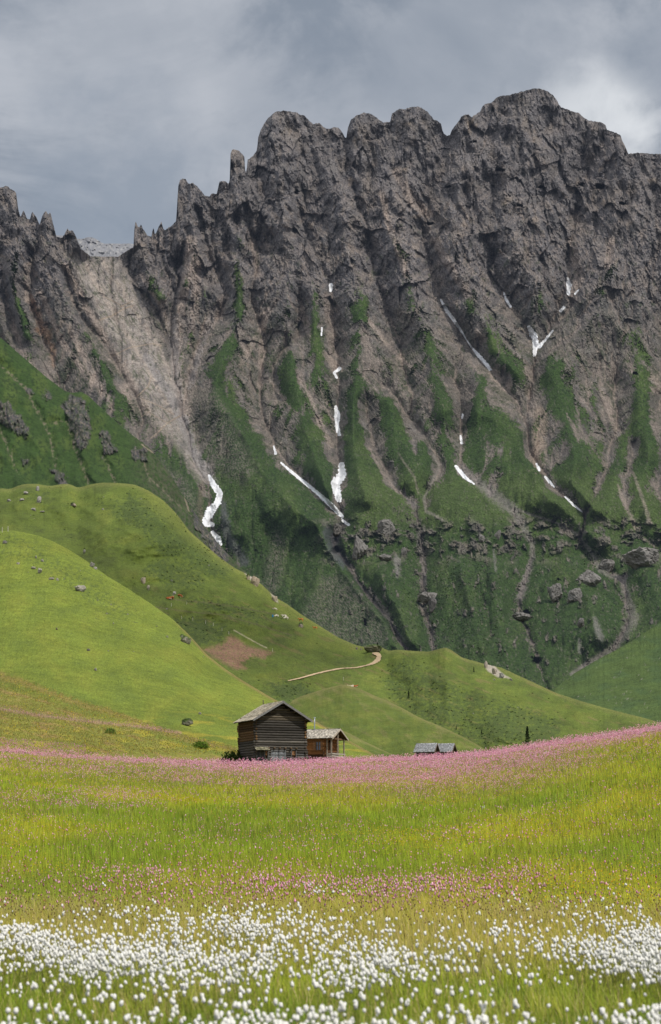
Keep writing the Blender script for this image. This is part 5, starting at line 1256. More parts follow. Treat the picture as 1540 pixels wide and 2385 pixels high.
boulder(H2, 640, 1402, 14, 24, 'tan cliff rock hanging over the right edge of the pasture hill', tint=(1.35, 1.2, 1.0))
boulder(H2, 1132, 1556, 11, 24, 'pale jagged rock spike on the crest right of the track', tint=(1.3, 1.2, 1.1)); boulder(H2, 1152, 1570, 15, 22, 'pale jagged rock behind the spike on the crest', tint=(1.25, 1.15, 1.05))
boulder(H2, 1168, 1579, 14, 16, 'grey jagged rock lowest of the crest outcrop', tint=(0.9, 0.9, 0.9)); boulder(H2, 1190, 1585, 8, 8, 'small dark stone at the right end of the crest outcrop', tint=(0.7, 0.7, 0.65))
boulder(H2, 870, 1517, 36, 20, 'green overgrown rock mound beside the bend of the gravel track', tint=(0.55, 0.55, 0.4), moss=True)
boulder(H2, 831, 1513, 6, 8, 'small dark upright stone left of the overgrown mound', tint=(0.7, 0.65, 0.6)); boulder(H2, 841, 1514, 4, 6, 'tiny pointed stone next to the overgrown mound', tint=(0.7, 0.65, 0.6))
boulder(H1, 214, 1321, 14, 16, 'dark grey craggy rock high on the near hill', tint=(0.8, 0.8, 0.8)); boulder(H1, 222, 1326, 10, 10, 'grey rock touching the craggy rock high on the near hill')
boulder(H1, 335*0+ 335, 1383, 1, 1) if False else None
boulder(H1, 196, 1280 + 8, 7, 14, 'narrow upright dark stone near the top of the near hill', tint=(0.75, 0.75, 0.75)); boulder(H1, 10, 1260+6, 12, 10, 'dark grey rock at the left edge near the top of the near hill', tint=(0.7, 0.7, 0.7))
boulder(H1, 84, 1300, 5, 9, 'small upright grey stone on the shrubby crown of the near hill'); boulder(H1, 99, 1308, 8, 8, 'grey stone right of the small upright stone on the near hill')
boulder(H1, 333, 1387 - 60, 1, 1) if False else None
for x, y, w, h, t in ((42,1314,9,6,'topmost pale stone of the diagonal row at the left'), (78,1325,14,9,'second pale stone down the diagonal row at the left'), (92,1335,13,16,'largest pale stone of the diagonal row at the left'), (118,1350,15,7,'flat pale stone ending the diagonal row at the left'),
                      (134,1352,6,8,'small pale stone just beyond the end of the diagonal row')): boulder(H1, x, y, w, h, t, tint=(1.1, 1.08, 1.02))
boulder(H1, 187, 1381 - 5, 22, 16, 'pale slanting stone on the open left slope', tint=(1.1, 1.08, 1.0), lean=0.5); boulder(H1, 334, 1362 - 5, 14, 18, 'rounded brownish rock half way down the near hill', tint=(0.95, 0.85, 0.7))
boulder(H1, 360*0+322, 1304, 12, 16, 'dark upright rock right of the crown of the near hill', tint=(0.85, 0.85, 0.85)) if False else boulder(H1, 322, 1288+110, 1.5, 1.5)
boulder(H1, 345, 1372, 9, 14, 'rough rock lower right of the rounded brownish rock', tint=(1.0, 0.95, 0.85)); boulder(H1, 405, 1380+4, 9, 11, 'pale stone high beside the ridge of the near hill'); boulder(H1, 176, 1452+10, 11, 7, 'dark stone alone in the middle of the bright slope', tint=(0.6, 0.6, 0.55)) if False else None
boulder(H1, 205, 1516, 10, 7, 'dark stone alone in the middle of the bright slope', tint=(0.6, 0.6, 0.55)); boulder(H1, 223, 1562, 7, 9, 'small pale upright stone above the orange meadow foot')
boulder(H1, 132, 1467, 6, 7, 'small brown stone on the bright left slope', tint=(0.7, 0.6, 0.5))
n = 0
while n < 30:
    L_, x, y = (H1, rng.uniform(60, 480), rng.uniform(1270, 1560)) if n < 16 else (H2, rng.uniform(5, 620), rng.uniform(1150, 1420)) if n < 26 else (H2, rng.uniform(880, 1300), rng.uniform(1530, 1700))
    if y < np.interp(x, L_['px'], L_['top']) + 5: continue
    if L_ is H1 and rng.random() > 0.25 + 0.75 * (abs(y - (1265 + 0.55 * x)) < 55): continue
    if L_ is H2 and x < 640 and y > ip(H1_SKY, x) - 4: continue
    w_ = rng.uniform(1.6, 4.0); boulder(L_, x, y, w_, w_ * rng.uniform(0.6, 1.3)); n += 1

# ---- outcrops standing out of the great slope
def m_at(px, py):
    j = int(np.argmin(np.abs(M['px'] - px))); i = int(np.argmin(np.abs(M['PY'][:, j] - py))); return M['V'][i, j], M['D'][i, j]
def crag(px, py, w, h, label, tint=(0.85, 0.85, 0.88)):
    P, D = m_at(px, py); s = D / K; V, F, C = boulder_mesh(int(px + py), 4)
    V = V * (1 + 0.10 * fbm(V[:, 0] * 4 + px, V[:, 2] * 3, 3, 5)[:, None])
    o = np_obj('rock_outcrop', V, F, C * np.array(tint), False, MAT['stone'])
    o.location = (P[0], P[1] + w * s * 0.15, P[2] + h * s * 0.45); o.scale = (w * s * 0.52, w * s * 0.55, h * s * 0.56); o.rotation_euler = (0, 0, rng.uniform(0, 6))
    tag(o, label, 'rock'); return o
crag(994, 1404, 44, 30, 'big grey overhanging boulder below the stream on the dark green slope')
crag(1006, 1428, 18, 40, 'narrow dark rock rib under the big overhanging boulder', (0.6, 0.6, 0.65))
crag(1296, 1402, 36, 50, 'blocky grey rock tower on the green slope at the right')
crag(1272, 1372, 60, 30, 'broad grey crag left above the blocky rock tower') if False else None
for x, y, w, h, t in ((1370,1362,48,34,'broad grey crag in the middle of the right green slope'), (1338,1400,32,30,'grey crag below and left of the broad crag'), (1355,1460,18,24,'small rounded grey crag low on the right slope'),
                      (1500,1318,75,44,'wide grey cliff block at the right edge under the bench'), (900,1248,44,44,'steep grey crag right beside the ravine under the snow tongue'), (835,1300,34,52,'long grey rock buttress on the right wall of the ravine'),
                      (1160,1258,14,22,'small grey rock on the bench slope in the centre'), (1123,1262,18,18,'rounded grey rock left of the small bench rock'), (942,1292,16,18,'small upright rock above the scree fan'), (897,1306,26,18,'light grey rock shelf left of the scree fan'),
                      (1215,1450,44,26,'grey rock arch above the dark cave mouth'), (1415,1330,40,30,'grey crag where two gullies meet at the right'), (780,1250,26,40,'dark grey buttress left of the ravine cave')):
    crag(x, y, w, h, t)

# ---- leafy scrub
def clump(nl, seed, flat=0.75):
    r = np.random.default_rng(seed); V = []; C = []
    for i in range(nl):
        d = r.normal(size=3); d /= np.linalg.norm(d); d[2] = abs(d[2]); p = d * r.uniform(0.55, 1.0) * np.array((1, 1, flat))
        a = r.normal(size=3); a /= np.linalg.norm(a); b = np.cross(a, d + 0.01); b /= np.linalg.norm(b); s = r.uniform(0.22, 0.42)
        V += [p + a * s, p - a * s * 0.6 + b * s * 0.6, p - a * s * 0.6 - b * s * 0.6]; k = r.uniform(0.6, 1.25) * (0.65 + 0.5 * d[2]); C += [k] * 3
    return np.array(V), np.arange(3 * nl).reshape(nl, 3), np.array(C)
CL = [clump(26, s) for s in range(6)]; CLS = [clump(9, s + 50, 0.6) for s in range(6)]
def scatter(name, P, size, col, label, cat, tpl):
    Vs = []; Fs = []; Cs = []; off = 0; P = np.asarray(P)
    ids = rng.integers(0, len(tpl), len(P))
    for t in range(len(tpl)):
        k = np.where(ids == t)[0]; V, F, C = tpl[t]; m = len(k)
        if m == 0: continue
        a = rng.uniform(0, 6.28, m); c, s = np.cos(a)[:, None], np.sin(a)[:, None]
        X = V[None, :, 0] * c - V[None, :, 1] * s; Y = V[None, :, 0] * s + V[None, :, 1] * c; Z = np.repeat(V[None, :, 2], m, 0)
        W = np.stack([X, Y, Z], -1) * size[k][:, None, None] + P[k][:, None]
        Vs.append(W.reshape(-1, 3)); Fs.append((F[None] + (np.arange(m) * len(V))[:, None, None]).reshape(-1, 3) + off); off += m * len(V)
        Cs.append((col[k][:, None] * C[None, :, None]).reshape(-1, 3))
    o = np_obj(name, np.concatenate(Vs), np.concatenate(Fs), np.concatenate(Cs), False, MAT['bush']); tag(o, label, cat, kind='stuff'); return o

def scrub():
    def pick(L_, n, x0, x1, y0, y1, dens, hide=None):
        px = rng.uniform(x0, x1, n); py = rng.uniform(y0, y1, n)
        k = (rng.random(n) < dens(px, py)) & (py > np.interp(px, L_['px'], L_['top']) + 1)
        if hide is not None: k &= hide(px, py)
        return px[k], py[k]
    cl = lambda x, y: np.clip(0.85 * H2_BUSH(x, y) * sstep(-0.1, 0.35, fbm(x / 7, y / 5, 3, 201, 0.7) + 0.25 * fbm(x / 40, y / 30, 2, 202)) + 0.012, 0, 1)
    x, y = pick(H2, 34000, -200, 1500, 1125, 1780, cl, lambda x, y: y < np.where(x < 900, ip(H1_SKY, x), 1800) + 6)
    P = at(H2, x, y); s = P[:, 1] / K * rng.uniform(1.2, 3.1, len(x))
    c = jitter(np.array([(0.017, 0.033, 0.010), (0.024, 0.042, 0.012), (0.042, 0.032, 0.016)])[rng.choice(3, len(x), p=[.45, .37, .18])], 0.2)
    scatter('dwarf_shrubs', P, s, c, 'low dark green and rusty dwarf shrubs dotted over the pasture hill', 'shrubs', CL)
    h1b = lambda x, y: np.clip(0.5 * poly_mask(x, y, [(-20,1240),(60,1240),(220,1330),(330,1400),(300,1440),(180,1380),(60,1310),(-20,1290)], 20) * sstep(-0.05, 0.25, fbm(x / 10, y / 6, 3, 203, 0.6)) + 0.012 + 0.3 * poly_mask(x, y, [(180,1390),(320,1400),(390,1470),(300,1470)], 12) * sstep(0.2, 0.4, fbm(x / 30, (y - 0.25 * x) / 3.5, 3, 104)), 0, 1)
    x, y = pick(H1, 14000, -200, 700, 1236, 1700, h1b)
    P = at(H1, x, y); s = P[:, 1] / K * rng.uniform(1.0, 2.6, len(x))
    scatter('dwarf_shrubs', P, s, jitter(np.tile((0.024, 0.042, 0.012), (len(x), 1)), 0.25), 'small dark tufts and dwarf shrubs on the crown of the near hill', 'shrubs', CLS)
    # tussocks give every hill its nap
    for L_, n, x0, x1, y0, y1, c0, lab in ((H1, 75000, -220, 900, 1236, 1770, (0.15, 0.17, 0.028), 'tufts of bright grass covering the near hill'), (H2, 75000, -220, 1560, 1124, 1790, (0.11, 0.13, 0.028), 'tufts of grass covering the pasture hill'),
                                      (SH, 16000, 700, 1240, 1595, 1790, (0.095, 0.12, 0.026), 'tufts of grass covering the low spur behind the huts'), (ML, 26000, -220, 600, 790, 1360, (0.062, 0.095, 0.026), 'tufts of dark grass on the steep green mountainside'), (LR, 9000, 1240, 1600, 1440, 1720, (0.08, 0.12, 0.033), 'tufts of grass on the slope at the right')):
        x, y = pick(L_, n, x0, x1, y0, y1, lambda x, y: np.full(x.shape, 1.0), (lambda x, y: y < np.where(x < 900, ip(H1_SKY, x), 1800) + 6) if L_ is H2 else None)
        P = at(L_, x, y); s = P[:, 1] / K * rng.uniform(0.5, 1.2, len(x))
        v = (1 + 0.30 * fbm(x / 10, y / 6, 3, 205))[:, None]
        scatter('hill_grass', P, s, jitter(np.tile(c0, (len(x), 1)) * v * rng.choice([0.45, 0.8, 1.1, 1.3], (len(x), 1)), 0.15), lab, 'grass', [clump(4, k, 0.4) for k in range(4)])
    # heather and juniper on the great slope
    x = rng.uniform(-100, 1560, 30000); y = rng.uniform(950, 1560, 30000)
    d = np.zeros(len(x))
    for p, a in (([(850,1380),(960,1360),(1120,1440),(1150,1560),(960,1520),(830,1420)], .8), ([(1010,1290),(1110,1300),(1160,1400),(1180,1540),(1060,1500),(1000,1400)], .8), ([(520,1050),(620,1180),(700,1350),(760,1420),(640,1400),(560,1230),(500,1120)], .5), ([(640,1180),(800,1330),(760,1360),(640,1260)], .35), ([(1180,1240),(1500,1260),(1500,1420),(1200,1420)], .3), ([(900,1250),(1200,1250),(1200,1300),(900,1300)], .4)):
        d = np.maximum(d, a * poly_mask(x, y, p, 14))
    d = d * sstep(-0.15, 0.25, fbm(x / 11, y / 8, 3, 206, 0.6)) + 0.03 * (y > 1180)
    k = rng.random(len(x)) < d; x, y = x[k], y[k]
    j = np.searchsorted(M['px'], x).clip(0, len(M['px']) - 1); i = np.array([np.searchsorted(M['PY'][:, b], a_) for a_, b in zip(y, j)]).clip(0, M['PY'].shape[0] - 1)
    P = M['V'][i, j]; s = P[:, 1] / K * rng.uniform(1.2, 2.8, len(x))
    scatter('mountain_shrubs', P, s, jitter(np.tile((0.032, 0.052, 0.020), (len(x), 1)), 0.25), 'dark shrubs covering the lower mountain slope', 'shrubs', CL)
scrub()

def bush(P, w, h, label, col=(0.07, 0.13, 0.02), n=700, seed=3):
    r = np.random.default_rng(seed); V = []; C = []
    for i in range(n):
        d = r.normal(size=3); d /= np.linalg.norm(d); d[2] = abs(d[2]); k = r.uniform(0.5, 1.0) ** 0.5 * (1 + 0.18 * math.sin(4 * math.atan2(d[1], d[0]) + seed) )
        p = d * k * np.array((w / 2, w / 2, h)); a = r.normal(size=3); a[2] += 0.8; a /= np.linalg.norm(a); b = np.cross(a, r.normal(size=3)); b /= np.linalg.norm(b); s = 0.055 * w * r.uniform(0.6, 1.3)
        V += [p + a * s * 1.6, p + b * s * 0.6, p - b * s * 0.6]; C += [np.array(col) * r.uniform(0.6, 1.4)] * 3
    root = empty('bush', tuple(P)); tag(root, label, 'bush')
    np_obj('foliage', np.array(V), np.arange(3 * n).reshape(n, 3), np.array(C), False, MAT['bush'], root)
    m = MB()
    for k in range(7):
        a = k * 0.9; m.log((0, 0, -0.1), (math.cos(a) * w * 0.3, math.sin(a) * w * 0.3, h * 0.7), 0.02 * w, (0.07, 0.05, 0.03), up=(1, 0.2, 0), seg=2, sides=5)
    m.build('stem', MAT['wood'], root)
bush(at(H1, 467, 1743), 2.4, 0.85, 'round bright green bush in the yellow meadow between the barn and the small bush', (0.10, 0.17, 0.025))
bush(at(H1, 257, 1709), 1.7, 0.75, 'small lone green bush on the orange meadow at the left', (0.12, 0.19, 0.04), 500, 5)
_p = unproj(541, 1774, 207.0); bush((_p[0], _p[1], float(zground(_p[0], _p[1]))), 2.6, 1.5, 'dark green bush hugging the left corner of the barn', (0.045, 0.075, 0.018), 900, 8)

def conifer(L_, px, py, hpx, label, P=None, seed=1):
    if P is None: P = at(L_, px, py)
    h = hpx * P[1] / K; r = np.random.default_rng(seed)
    root = empty('conifer', tuple(P)); tag(root, label, 'conifer tree')
    m = MB(); m.log((0, 0, -0.3), (0, 0, h * 0.93), 0.02 * h, (0.06, 0.045, 0.035), up=(0, 1, 0), seg=3, sides=6); m.build('trunk', MAT['wood'], root, True)
    V = []; C = []
    for i in range(900):
        t = r.random() ** 0.8; z = h * (0.04 + 0.96 * t); R_ = 0.21 * h * (1 - t) ** 0.8 * (0.75 + 0.25 * math.sin(t * 38)) + 0.01 * h; a = r.uniform(0, 6.28); q = r.uniform(0.35, 1.0)
        p = np.array((math.cos(a) * R_ * q, math.sin(a) * R_ * q, z - 0.25 * R_ * q)); d = np.array((math.cos(a), math.sin(a), -0.35)); s = 0.045 * h * r.uniform(0.5, 1.2); b = r.normal(size=3); b = b / np.linalg.norm(b) * 0.55
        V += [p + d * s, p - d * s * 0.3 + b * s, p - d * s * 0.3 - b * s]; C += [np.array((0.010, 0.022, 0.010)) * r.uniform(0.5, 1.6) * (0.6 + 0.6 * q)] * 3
    np_obj('crown', np.array(V), np.arange(2700).reshape(900, 3), np.array(C), False, MAT['bush'], root)
conifer(H2, 1229, 1734, 42, 'dark conifer standing alone just behind the pink crest, tallest of all')
conifer(H2, 952, 1627, 18, 'small dark conifer among the shrubs below the gravel track', seed=2)
conifer(H2, 1122, 1712, 12, 'tiny dark conifer in the scrub left of the tallest conifer', seed=3)
conifer(H2, 1063, 1700, 10, 'tiny conifer at the lower left end of the scrub', seed=6)
P_, _ = m_at(879, 1520); conifer(None, 0, 0, 22, 'slender dark conifer rising behind the overgrown mound at the track bend', P=P_ + np.array((0, -3, 0)), seed=4)
P_, _ = m_at(994 * 0 + 1006, 1368 + 90); conifer(None, 0, 0, 12, 'little dark conifer on the slope under the big overhanging boulder', P=P_ + np.array((0, -3, 0)), seed=5)
conifer(H2, 1104, 1566, 13, 'small bushy conifer left of the jagged crest rocks', seed=7)

# ---- cattle
def cow_body(pose='stand'):
    """one continuous skin over a jointed skeleton, head toward +x, shoulder height 1.35 m"""
    hy = 0.26
    if pose == 'lie':
        J = {'pel': (-0.75,0,0.42,.34), 'mid': (-0.1,0,0.40,.40), 'sh': (0.55,0,0.45,.33), 'nk': (0.92,0,0.75,.19), 'hd': (1.15,0,0.98,.16), 'mz': (1.42,0,0.84,.10)}
        legs = [('sh', (0.7,hy,0.15,.11), (1.0,hy+.05,0.08,.07), (0.75,hy+.1,0.06,.06)), ('sh', (0.7,-hy,0.15,.11), (1.0,-hy-.05,0.08,.07), (0.75,-hy-.1,0.06,.06)),
                ('pel', (-0.6,hy+.1,0.18,.14), (-0.25,hy+.18,0.1,.08), (-0.6,hy+.2,0.06,.06)), ('pel', (-0.6,-hy-.1,0.18,.14), (-0.25,-hy-.18,0.1,.08), (-0.6,-hy-.2,0.06,.06))]
    else:
        J = {'pel': (-0.78,0,1.05,.30), 'mid': (-0.1,0,0.98,.36), 'sh': (0.58,0,1.03,.30)}
        if pose == 'graze': J.update(nk=(0.98,0,0.80,.17), hd=(1.28,0,0.40,.14), mz=(1.45,0,0.14,.09))
        else: J.update(nk=(0.98,0,1.28,.17), hd=(1.25,0,1.45,.15), mz=(1.56,0,1.30,.09))
        legs = [('sh', (0.60,hy,0.66,.12), (0.63,hy,0.36,.07), (0.60,hy,0.05,.06)), ('sh', (0.66,-hy,0.66,.12), (0.72,-hy,0.36,.07), (0.70,-hy,0.05,.06)),
                ('pel', (-0.70,hy,0.72,.15), (-0.92,hy,0.44,.075), (-0.84,hy,0.05,.06)), ('pel', (-0.62,-hy,0.72,.15), (-0.80,-hy,0.44,.075), (-0.68,-hy,0.05,.06))]
    V = []; E = []; R_ = []; idx = {}
    def v(p): V.append(p[:3]); R_.append(p[3]); return len(V) - 1
    for k in ('mid', 'pel', 'sh', 'nk', 'hd', 'mz'): idx[k] = v(J[k])
    E += [(idx['mid'], idx['pel']), (idx['mid'], idx['sh']), (idx['sh'], idx['nk']), (idx['nk'], idx['hd']), (idx['hd'], idx['mz'])]
    for a, *pts in legs:
        prev = idx[a]
        for p in pts: i = v(p); E.append((prev, i)); prev = i
    h = J['hd']
    for s in (-1, 1):
        e1 = v((h[0] - .08, s * 0.20, h[2] + .06, .045)); E.append((idx['hd'], e1))                     # ears
    p = J['pel']; t1 = v((p[0] - .34, 0, p[2] + .10, .05)); t2 = v((p[0] - .42, 0, max(.1, p[2] - .5), .03)); E += [(idx['pel'], t1), (t1, t2)]
    me = bpy.data.meshes.new('cow_skeleton'); me.from_pydata(V, E, []); o = bpy.data.objects.new('cow_tmp', me); COL.objects.link(o)
    sk_ = o.modifiers.new('skin', 'SKIN'); sk_.use_smooth_shade = True
    for i, r in enumerate(R_): me.skin_vertices[0].data[i].radius = (r, r)
    me.skin_vertices[0].data[0].use_root = True
    ss = o.modifiers.new('sub', 'SUBSURF'); ss.levels = 1; ss.render_levels = 1
    dg = bpy.context.evaluated_depsgraph_get(); me2 = bpy.data.meshes.new_from_object(o.evaluated_get(dg)); bpy.data.objects.remove(o); me2.name = 'body'
    # horns and hooves as small parts
    hm = MB()
    for s in (-1, 1): hm.log((h[0] - .02, s * 0.10, h[2] + .12), (h[0] + .06, s * 0.22, h[2] + .30), 0.022, (0.55, 0.5, 0.42), seg=2, sides=5)
    return me2, hm
def cow_mat(name, base, patch, amt):
    m, nt, b = new_mat(name); N = nt.nodes; L = nt.links; tc = N.new('ShaderNodeTexCoord'); n = N.new('ShaderNodeTexNoise'); n.inputs['Scale'].default_value = 1.6; n.inputs['Detail'].default_value = 1.5
    L.new(tc.outputs['Object'], n.inputs['Vector']); r = N.new('ShaderNodeMapRange'); r.inputs[1].default_value = amt - 0.02; r.inputs[2].default_value = amt + 0.02; L.new(n.outputs['Fac'], r.inputs[0])
    mx = N.new('ShaderNodeMix'); mx.data_type = 'RGBA'; mx.inputs[6].default_value = (*base, 1); mx.inputs[7].default_value = (*patch, 1); L.new(r.outputs[0], mx.inputs[0]); L.new(mx.outputs[2], b.inputs['Base Color']); return m
RED = (0.30, 0.10, 0.035); WHT = (0.72, 0.66, 0.56); TAN_ = (0.45, 0.19, 0.06)
CM = {'pied': cow_mat('pied_hide', WHT, (0.22, 0.09, 0.04), 0.53), 'red': cow_mat('red_hide', RED, WHT, 0.66), 'tan': cow_mat('tan_hide', TAN_, WHT, 0.68), 'cream': cow_mat('cream_hide', (0.68, 0.58, 0.44), (0.45, 0.28, 0.15), 0.66)}
BODY = {p: cow_body(p) for p in ('stand', 'graze', 'lie')}
CB = {}
def cow(px, py, pose, hide, face, size, label):
    P = at(H2 if px > 860 * 0 else H2, px, py); 
    if (pose, hide) not in CB:
        me = BODY[pose][0].copy(); me.materials.clear(); me.materials.append(CM[hide]); CB[(pose, hide)] = me
    r = empty('cow', tuple(P), math.radians(face)); r.scale = (size,) * 3; tag(r, label, 'cow', 'cattle grazing on the hillside')
    b = bpy.data.objects.new('body', CB[(pose, hide)]); COL.objects.link(b); b.parent = r
    h_ = BODY[pose][1].build('horn', MAT['stone'], r)
F_ = lambda X, Y: (X / 1.7175, Y / 1.7175)
for X, Y, pose, hide, face, sz, lab in (
    (1099, 2443, 'graze', 'pied', -25, 1.15, 'white and brown pied cow grazing highest on the slope above the blue barrel'),
    (1106, 2470, 'graze', 'pied', 200, 1.05, 'pied cow seen side on immediately right of the blue barrel'),
    (1137, 2472, 'stand', 'pied', 165, 1.2, 'brown and white cow, rear one of the touching pair in the centre of the slope'),
    (1144, 2479, 'graze', 'pied', 200, 1.2, 'brown and white cow, front one of the touching pair in the centre of the slope'),
    (1204, 2487, 'stand', 'tan', 150, 1.35, 'reddish cow with raised head right at the edge above the mossy boulder'),
    (1261, 2519, 'stand', 'tan', 160, 1.15, 'orange tan cow lowest on the edge right of the mossy boulder'),
    (718.6, 2392, 'graze', 'red', -35, 1.35, 'red brown cow grazing, right one of the three at the upper left'),
    (675, 2397, 'lie', 'red', 10, 1.3, 'red brown cow lying down, left one of the three at the upper left'),
    (692, 2398, 'stand', 'red', 85, 1.1, 'red brown cow seen from behind in the middle of the three at the upper left'),
    (1400, 2750, 'lie', 'cream', 150, 1.0, 'cream white cow lying at the left of the lower resting group'),
    (1411, 2749, 'lie', 'pied', 80, 1.0, 'pied cow lying in the middle of the lower resting group'),
    (1421, 2749, 'lie', 'red', 0, 1.0, 'brown cow lying at the right of the lower resting group'),
    (1403.6, 2765, 'graze', 'cream', 250, 1.05, 'cream cow standing alone below the resting group'),
    (1411, 2771, 'lie', 'cream', 20, 0.8, 'small white calf lying lowest of the lower group')):
    x, y = F_(X, Y); cow(x, y, pose, hide, face, sz, lab)

# ---- blue barrel, fence posts
P = at(H2, *F_(1091, 2469)); root = empty('barrel', tuple(P)); tag(root, 'small bright blue plastic barrel on the pasture left of the pied cow', 'barrel')
bl, nt, bb = new_mat('blue_plastic'); bb.inputs['Base Color'].default_value = (0.01, 0.20, 0.50, 1); bb.inputs['Roughness'].default_value = 0.4
m = MB(); m.log((0, 0, 0), (0, 0, 1.15), 0.36, (1, 1, 1), up=(0, 1, 0), seg=6, sides=16, jit=0.03); m.build('drum', bl, root, True)
m = MB()
for z in (0.35, 0.8): m.log((0, 0, z), (0, 0, z + 0.06), 0.385, (1, 1, 1), up=(0, 1, 0), seg=1, sides=16, jit=0)
m.build('hoop', bl, root, True)
def post(L_, px, py, h):
    P = at(L_, px, py); r = empty('fence_post', tuple(P), rng.uniform(0, 3)); tag(r, 'thin pale wooden post of the pasture fence on the hill', 'fence post', 'pasture fence posts')
    m = MB(); m.box((-0.06, -0.06, -0.3), (0.06, 0.06, h), (0.45, 0.42, 0.36), 0.01); m.build('post', MAT['wood'], r)
    m = MB(); m.box((-0.05, -0.1, h * 0.72), (0.05, -0.06, h * 0.72 + 0.08), (0.1, 0.1, 0.1)); m.build('insulator', MAT['wood'], r)
for L_, x, y in ((H2, 399, 1413), (H2, 423, 1442), (H2, 435, 1408), (H2, 449, 1446), (H2, 479, 1453), (H2, 497, 1458), (H2, 533, 1478), (H2, 517, 1470), (H2, 635, 1518), (H2, 800, 1585), (H1, 5, 1240), (H1, 18.5, 1238)): post(L_, x, y, 1.5)
print('things', round(time.time() - T0, 1))
# ------------------------------------------------------------------ unseen cloud sheet, added to keep the mountain in shade (high above, south-east of it)
SUN_EL = math.radians(54); SUN_AZ = math.radians(130)
def cloud():
    n = 150
    qx = np.linspace(-900, 4200, n); qy = np.linspace(-420, 3600, n); X, Y = np.meshgrid(qx, qy)
    nz_ = fbm(X / 420, Y / 420, 5, 71, 0.55)
    d = sstep(120, 360, Y + 130 * nz_ - CLOUD_BITE(X, Y))
    edge = sstep(-900, -300, X) * sstep(4200, 3700, X) * sstep(3600, 3200, Y)
    d = d * edge
    for cx, cy, rx, ry, a in CLOUDLETS:
        d = np.maximum(d, a * sstep(1.15, 0.5, np.hypot((X - cx) / rx, (Y - cy) / ry) + 0.35 * nz_))
    Z = 2600 + 60 * fbm(X / 300, Y / 300, 4, 72) * (0.3 + d) - 40 * d
    V = np.stack([X, Y, Z], -1).reshape(-1, 3)
    F = grid_faces(n, n); keep = d.ravel()[F].max(1) > 0.01
    m = bpy.data.materials.new('cloud'); m.use_nodes = True; nt = m.node_tree; N = nt.nodes; L = nt.links
    for k in list(N): N.remove(k)
    out = N.new('ShaderNodeOutputMaterial'); at = N.new('ShaderNodeAttribute'); at.attribute_name = 'tint'
    tr = N.new('ShaderNodeBsdfTransparent'); tl = N.new('ShaderNodeBsdfTranslucent'); df = N.new('ShaderNodeBsdfDiffuse')
    tl.inputs[0].default_value = df.inputs[0].default_value = (0.9, 0.9, 0.92, 1)
    a = N.new('ShaderNodeMixShader'); b = N.new('ShaderNodeMixShader'); a.inputs[0].default_value = 0.45
    L.new(tl.outputs[0], a.inputs[1]); L.new(df.outputs[0], a.inputs[2])
    sx = N.new('ShaderNodeSeparateColor'); L.new(at.outputs['Color'], sx.inputs[0])
    L.new(sx.outputs[0], b.inputs[0]); L.new(tr.outputs[0], b.inputs[1]); L.new(a.outputs[0], b.inputs[2]); L.new(b.outputs[0], out.inputs[0])
    C = np.repeat((d * 0.52).reshape(-1, 1), 3, 1)
    tag(np_obj('cloud', V, F[keep], C, True, m), kind='structure')
def CLOUD_BITE(X, Y): return 0
CLOUDLETS = [(1326, -213, 150, 115, 0.6)]  # small unseen sheet placed to shade the pasture hill
cloud()
SKY_BLOBS = [(1390,310,170,(0.84,0.86,0.88),0.85),(330,90,420,(0.52,0.545,0.59),0.6),(250,480,330,(0.235,0.285,0.355),0.7),(720,180,240,(0.27,0.31,0.37),0.4),(1150,60,300,(0.46,0.49,0.54),0.45),(1000,170,160,(0.27,0.31,0.37),0.5),(1530,120,120,(0.30,0.34,0.40),0.6)]
# ------------------------------------------------------------------ camera, sky, sun
cam = bpy.data.cameras.new('camera'); co = bpy.data.objects.new('camera', cam); COL.objects.link(co); sc.camera = co
co.location = (0, 0, CAMZ); co.rotation_euler = (math.pi / 2 + TH, 0, 0)
cam.sensor_fit = 'HORIZONTAL'; cam.sensor_width = 24.0; cam.lens = 70.0; cam.clip_start = 0.1; cam.clip_end = 40000
cam.dof.use_dof = True; cam.dof.focus_distance = 150; cam.dof.aperture_fstop = 6.3

SUN_EL = math.radians(54); SUN_AZ = math.radians(130)       # clockwise from north (+Y): from the right, behind the viewer
sd = Vector((math.sin(SUN_AZ) * math.cos(SUN_EL), math.cos(SUN_AZ) * math.cos(SUN_EL), math.sin(SUN_EL)))
sl = bpy.data.lights.new('sun', 'SUN'); so = bpy.data.objects.new('sun', sl); COL.objects.link(so)
sl.energy = 4.2; sl.angle = math.radians(0.5); sl.color = (1.0, 0.95, 0.87)
so.rotation_euler = (-sd).to_track_quat('-Z', 'Y').to_euler()

w = bpy.data.worlds.new('World'); sc.world = w; w.use_nodes = True
nt = w.node_tree; N = nt.nodes; L = nt.links
bg = N['Background']; sky = N.new('ShaderNodeTexSky'); sky.sky_type = 'NISHITA'; sky.sun_disc = False
sky.sun_elevation = SUN_EL; sky.sun_rotation = SUN_AZ; sky.altitude = 1800
bg.inputs['Strength'].default_value = 0.10
tc = N.new('ShaderNodeTexCoord')
def node(t, **kw):
    n = N.new(t)
    for k, v in kw.items(): setattr(n, k, v)
    return n
def math_(op, a, b=None, c=None):
    n = node('ShaderNodeMath', operation=op)
    for i, v in enumerate((a, b, c)):
        if v is None: continue
        if isinstance(v, (int, float)): n.inputs[i].default_value = v
        else: L.new(v, n.inputs[i])
    return n.outputs[0]
def maprange(v, a, b, c=0, d=1, smooth=True):
    n = node('ShaderNodeMapRange', interpolation_type='SMOOTHSTEP' if smooth else 'LINEAR')
    L.new(v, n.inputs[0])
    for i, x in enumerate((a, b, c, d)): n.inputs[i + 1].default_value = x
    return n.outputs[0]
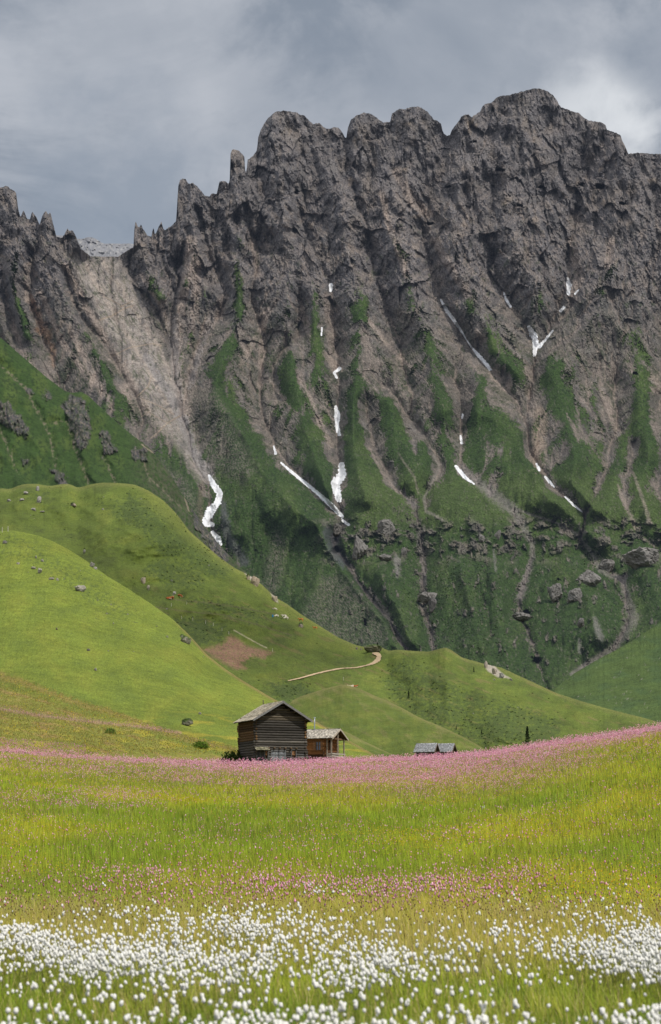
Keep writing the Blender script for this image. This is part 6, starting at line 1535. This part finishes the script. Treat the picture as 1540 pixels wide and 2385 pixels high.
def dirdot(px, py):
    v = unproj(px, py, 1.0) - np.array((0, 0, CAMZ)); v = v / np.linalg.norm(v)
    n = node('ShaderNodeVectorMath', operation='DOT_PRODUCT'); L.new(tc.outputs['Generated'], n.inputs[0]); n.inputs[1].default_value = tuple(v)
    return n.outputs['Value']
def noise_(scale, detail, loc=(0, 0, 0), zs=1.8, dist=0.4, rough=0.5):
    mp = node('ShaderNodeMapping'); L.new(tc.outputs['Generated'], mp.inputs[0]); mp.inputs['Scale'].default_value = (1, 1, zs); mp.inputs['Location'].default_value = loc
    n = node('ShaderNodeTexNoise'); n.inputs['Scale'].default_value = scale; n.inputs['Detail'].default_value = detail; n.inputs['Distortion'].default_value = dist
    n.inputs['Roughness'].default_value = rough
    L.new(mp.outputs[0], n.inputs['Vector']); return n.outputs['Fac']
def mixcol(f, a, b):
    n = node('ShaderNodeMix', data_type='RGBA'); 
    if isinstance(f, (int, float)): n.inputs[0].default_value = f
    else: L.new(f, n.inputs[0])
    for i, v in ((6, a), (7, b)):
        if isinstance(v, tuple): n.inputs[i].default_value = (*v, 1)
        else: L.new(v, n.inputs[i])
    return n.outputs[2]
sep = node('ShaderNodeSeparateXYZ'); L.new(tc.outputs['Generated'], sep.inputs[0])
elev = sep.outputs['Z']
n1 = noise_(6.5, 6, (0.3, 0, 0.1), 1.8, 0.5, 0.6); n2 = noise_(12, 7, (1.3, 0.2, 0.4), 1.3, 0.2, 0.55)
n3 = noise_(34, 6, (2.1, 0.7, 0.2), 1.5, 0.3, 0.6)
nn = math_('ADD', math_('ADD', math_('MULTIPLY', n1, 0.58), math_('MULTIPLY', n2, 0.30)), math_('MULTIPLY', n3, 0.12))
SC = 1.0 / 0.10
dark = tuple(v * SC for v in (0.262, 0.302, 0.360)); lite = tuple(v * SC for v in (0.50, 0.525, 0.57))
c = mixcol(maprange(nn, 0.42, 0.58), dark, lite)
def blob(px, py, size_px, col, amt):
    """a lighter or darker bank of cloud around a direction"""
    global c
    r = math.cos(size_px / K)
    f = maprange(math_('ADD', dirdot(px, py), math_('MULTIPLY', math_('SUBTRACT', n2, 0.5), 3.2 * (1 - r))), r, 1.0)
    c = mixcol(math_('MULTIPLY', f, amt), c, tuple(v * SC for v in col))
for b in SKY_BLOBS: blob(*b)
# overhead, outside the picture, the deck is brighter
c = mixcol(maprange(elev, 0.42, 0.85), c, tuple(v * SC for v in (0.75, 0.79, 0.85)))
c = mixcol(maprange(sep.outputs['Y'], -0.1, -0.7), c, tuple(v * SC for v in (0.62, 0.65, 0.70)))
c = mixcol(0.10, c, sky.outputs[0])
L.new(c, bg.inputs['Color'])
sc.view_settings.view_transform = 'Standard'; sc.view_settings.look = 'None'; sc.view_settings.exposure = 0; sc.view_settings.gamma = 1
sc.cycles.max_bounces = 5; sc.cycles.diffuse_bounces = 2; sc.cycles.glossy_bounces = 1; sc.cycles.transmission_bounces = 3; sc.cycles.transparent_max_bounces = 6
sc.cycles.use_adaptive_sampling = True; sc.cycles.adaptive_threshold = 0.02
print('total', round(time.time() - T0, 1))
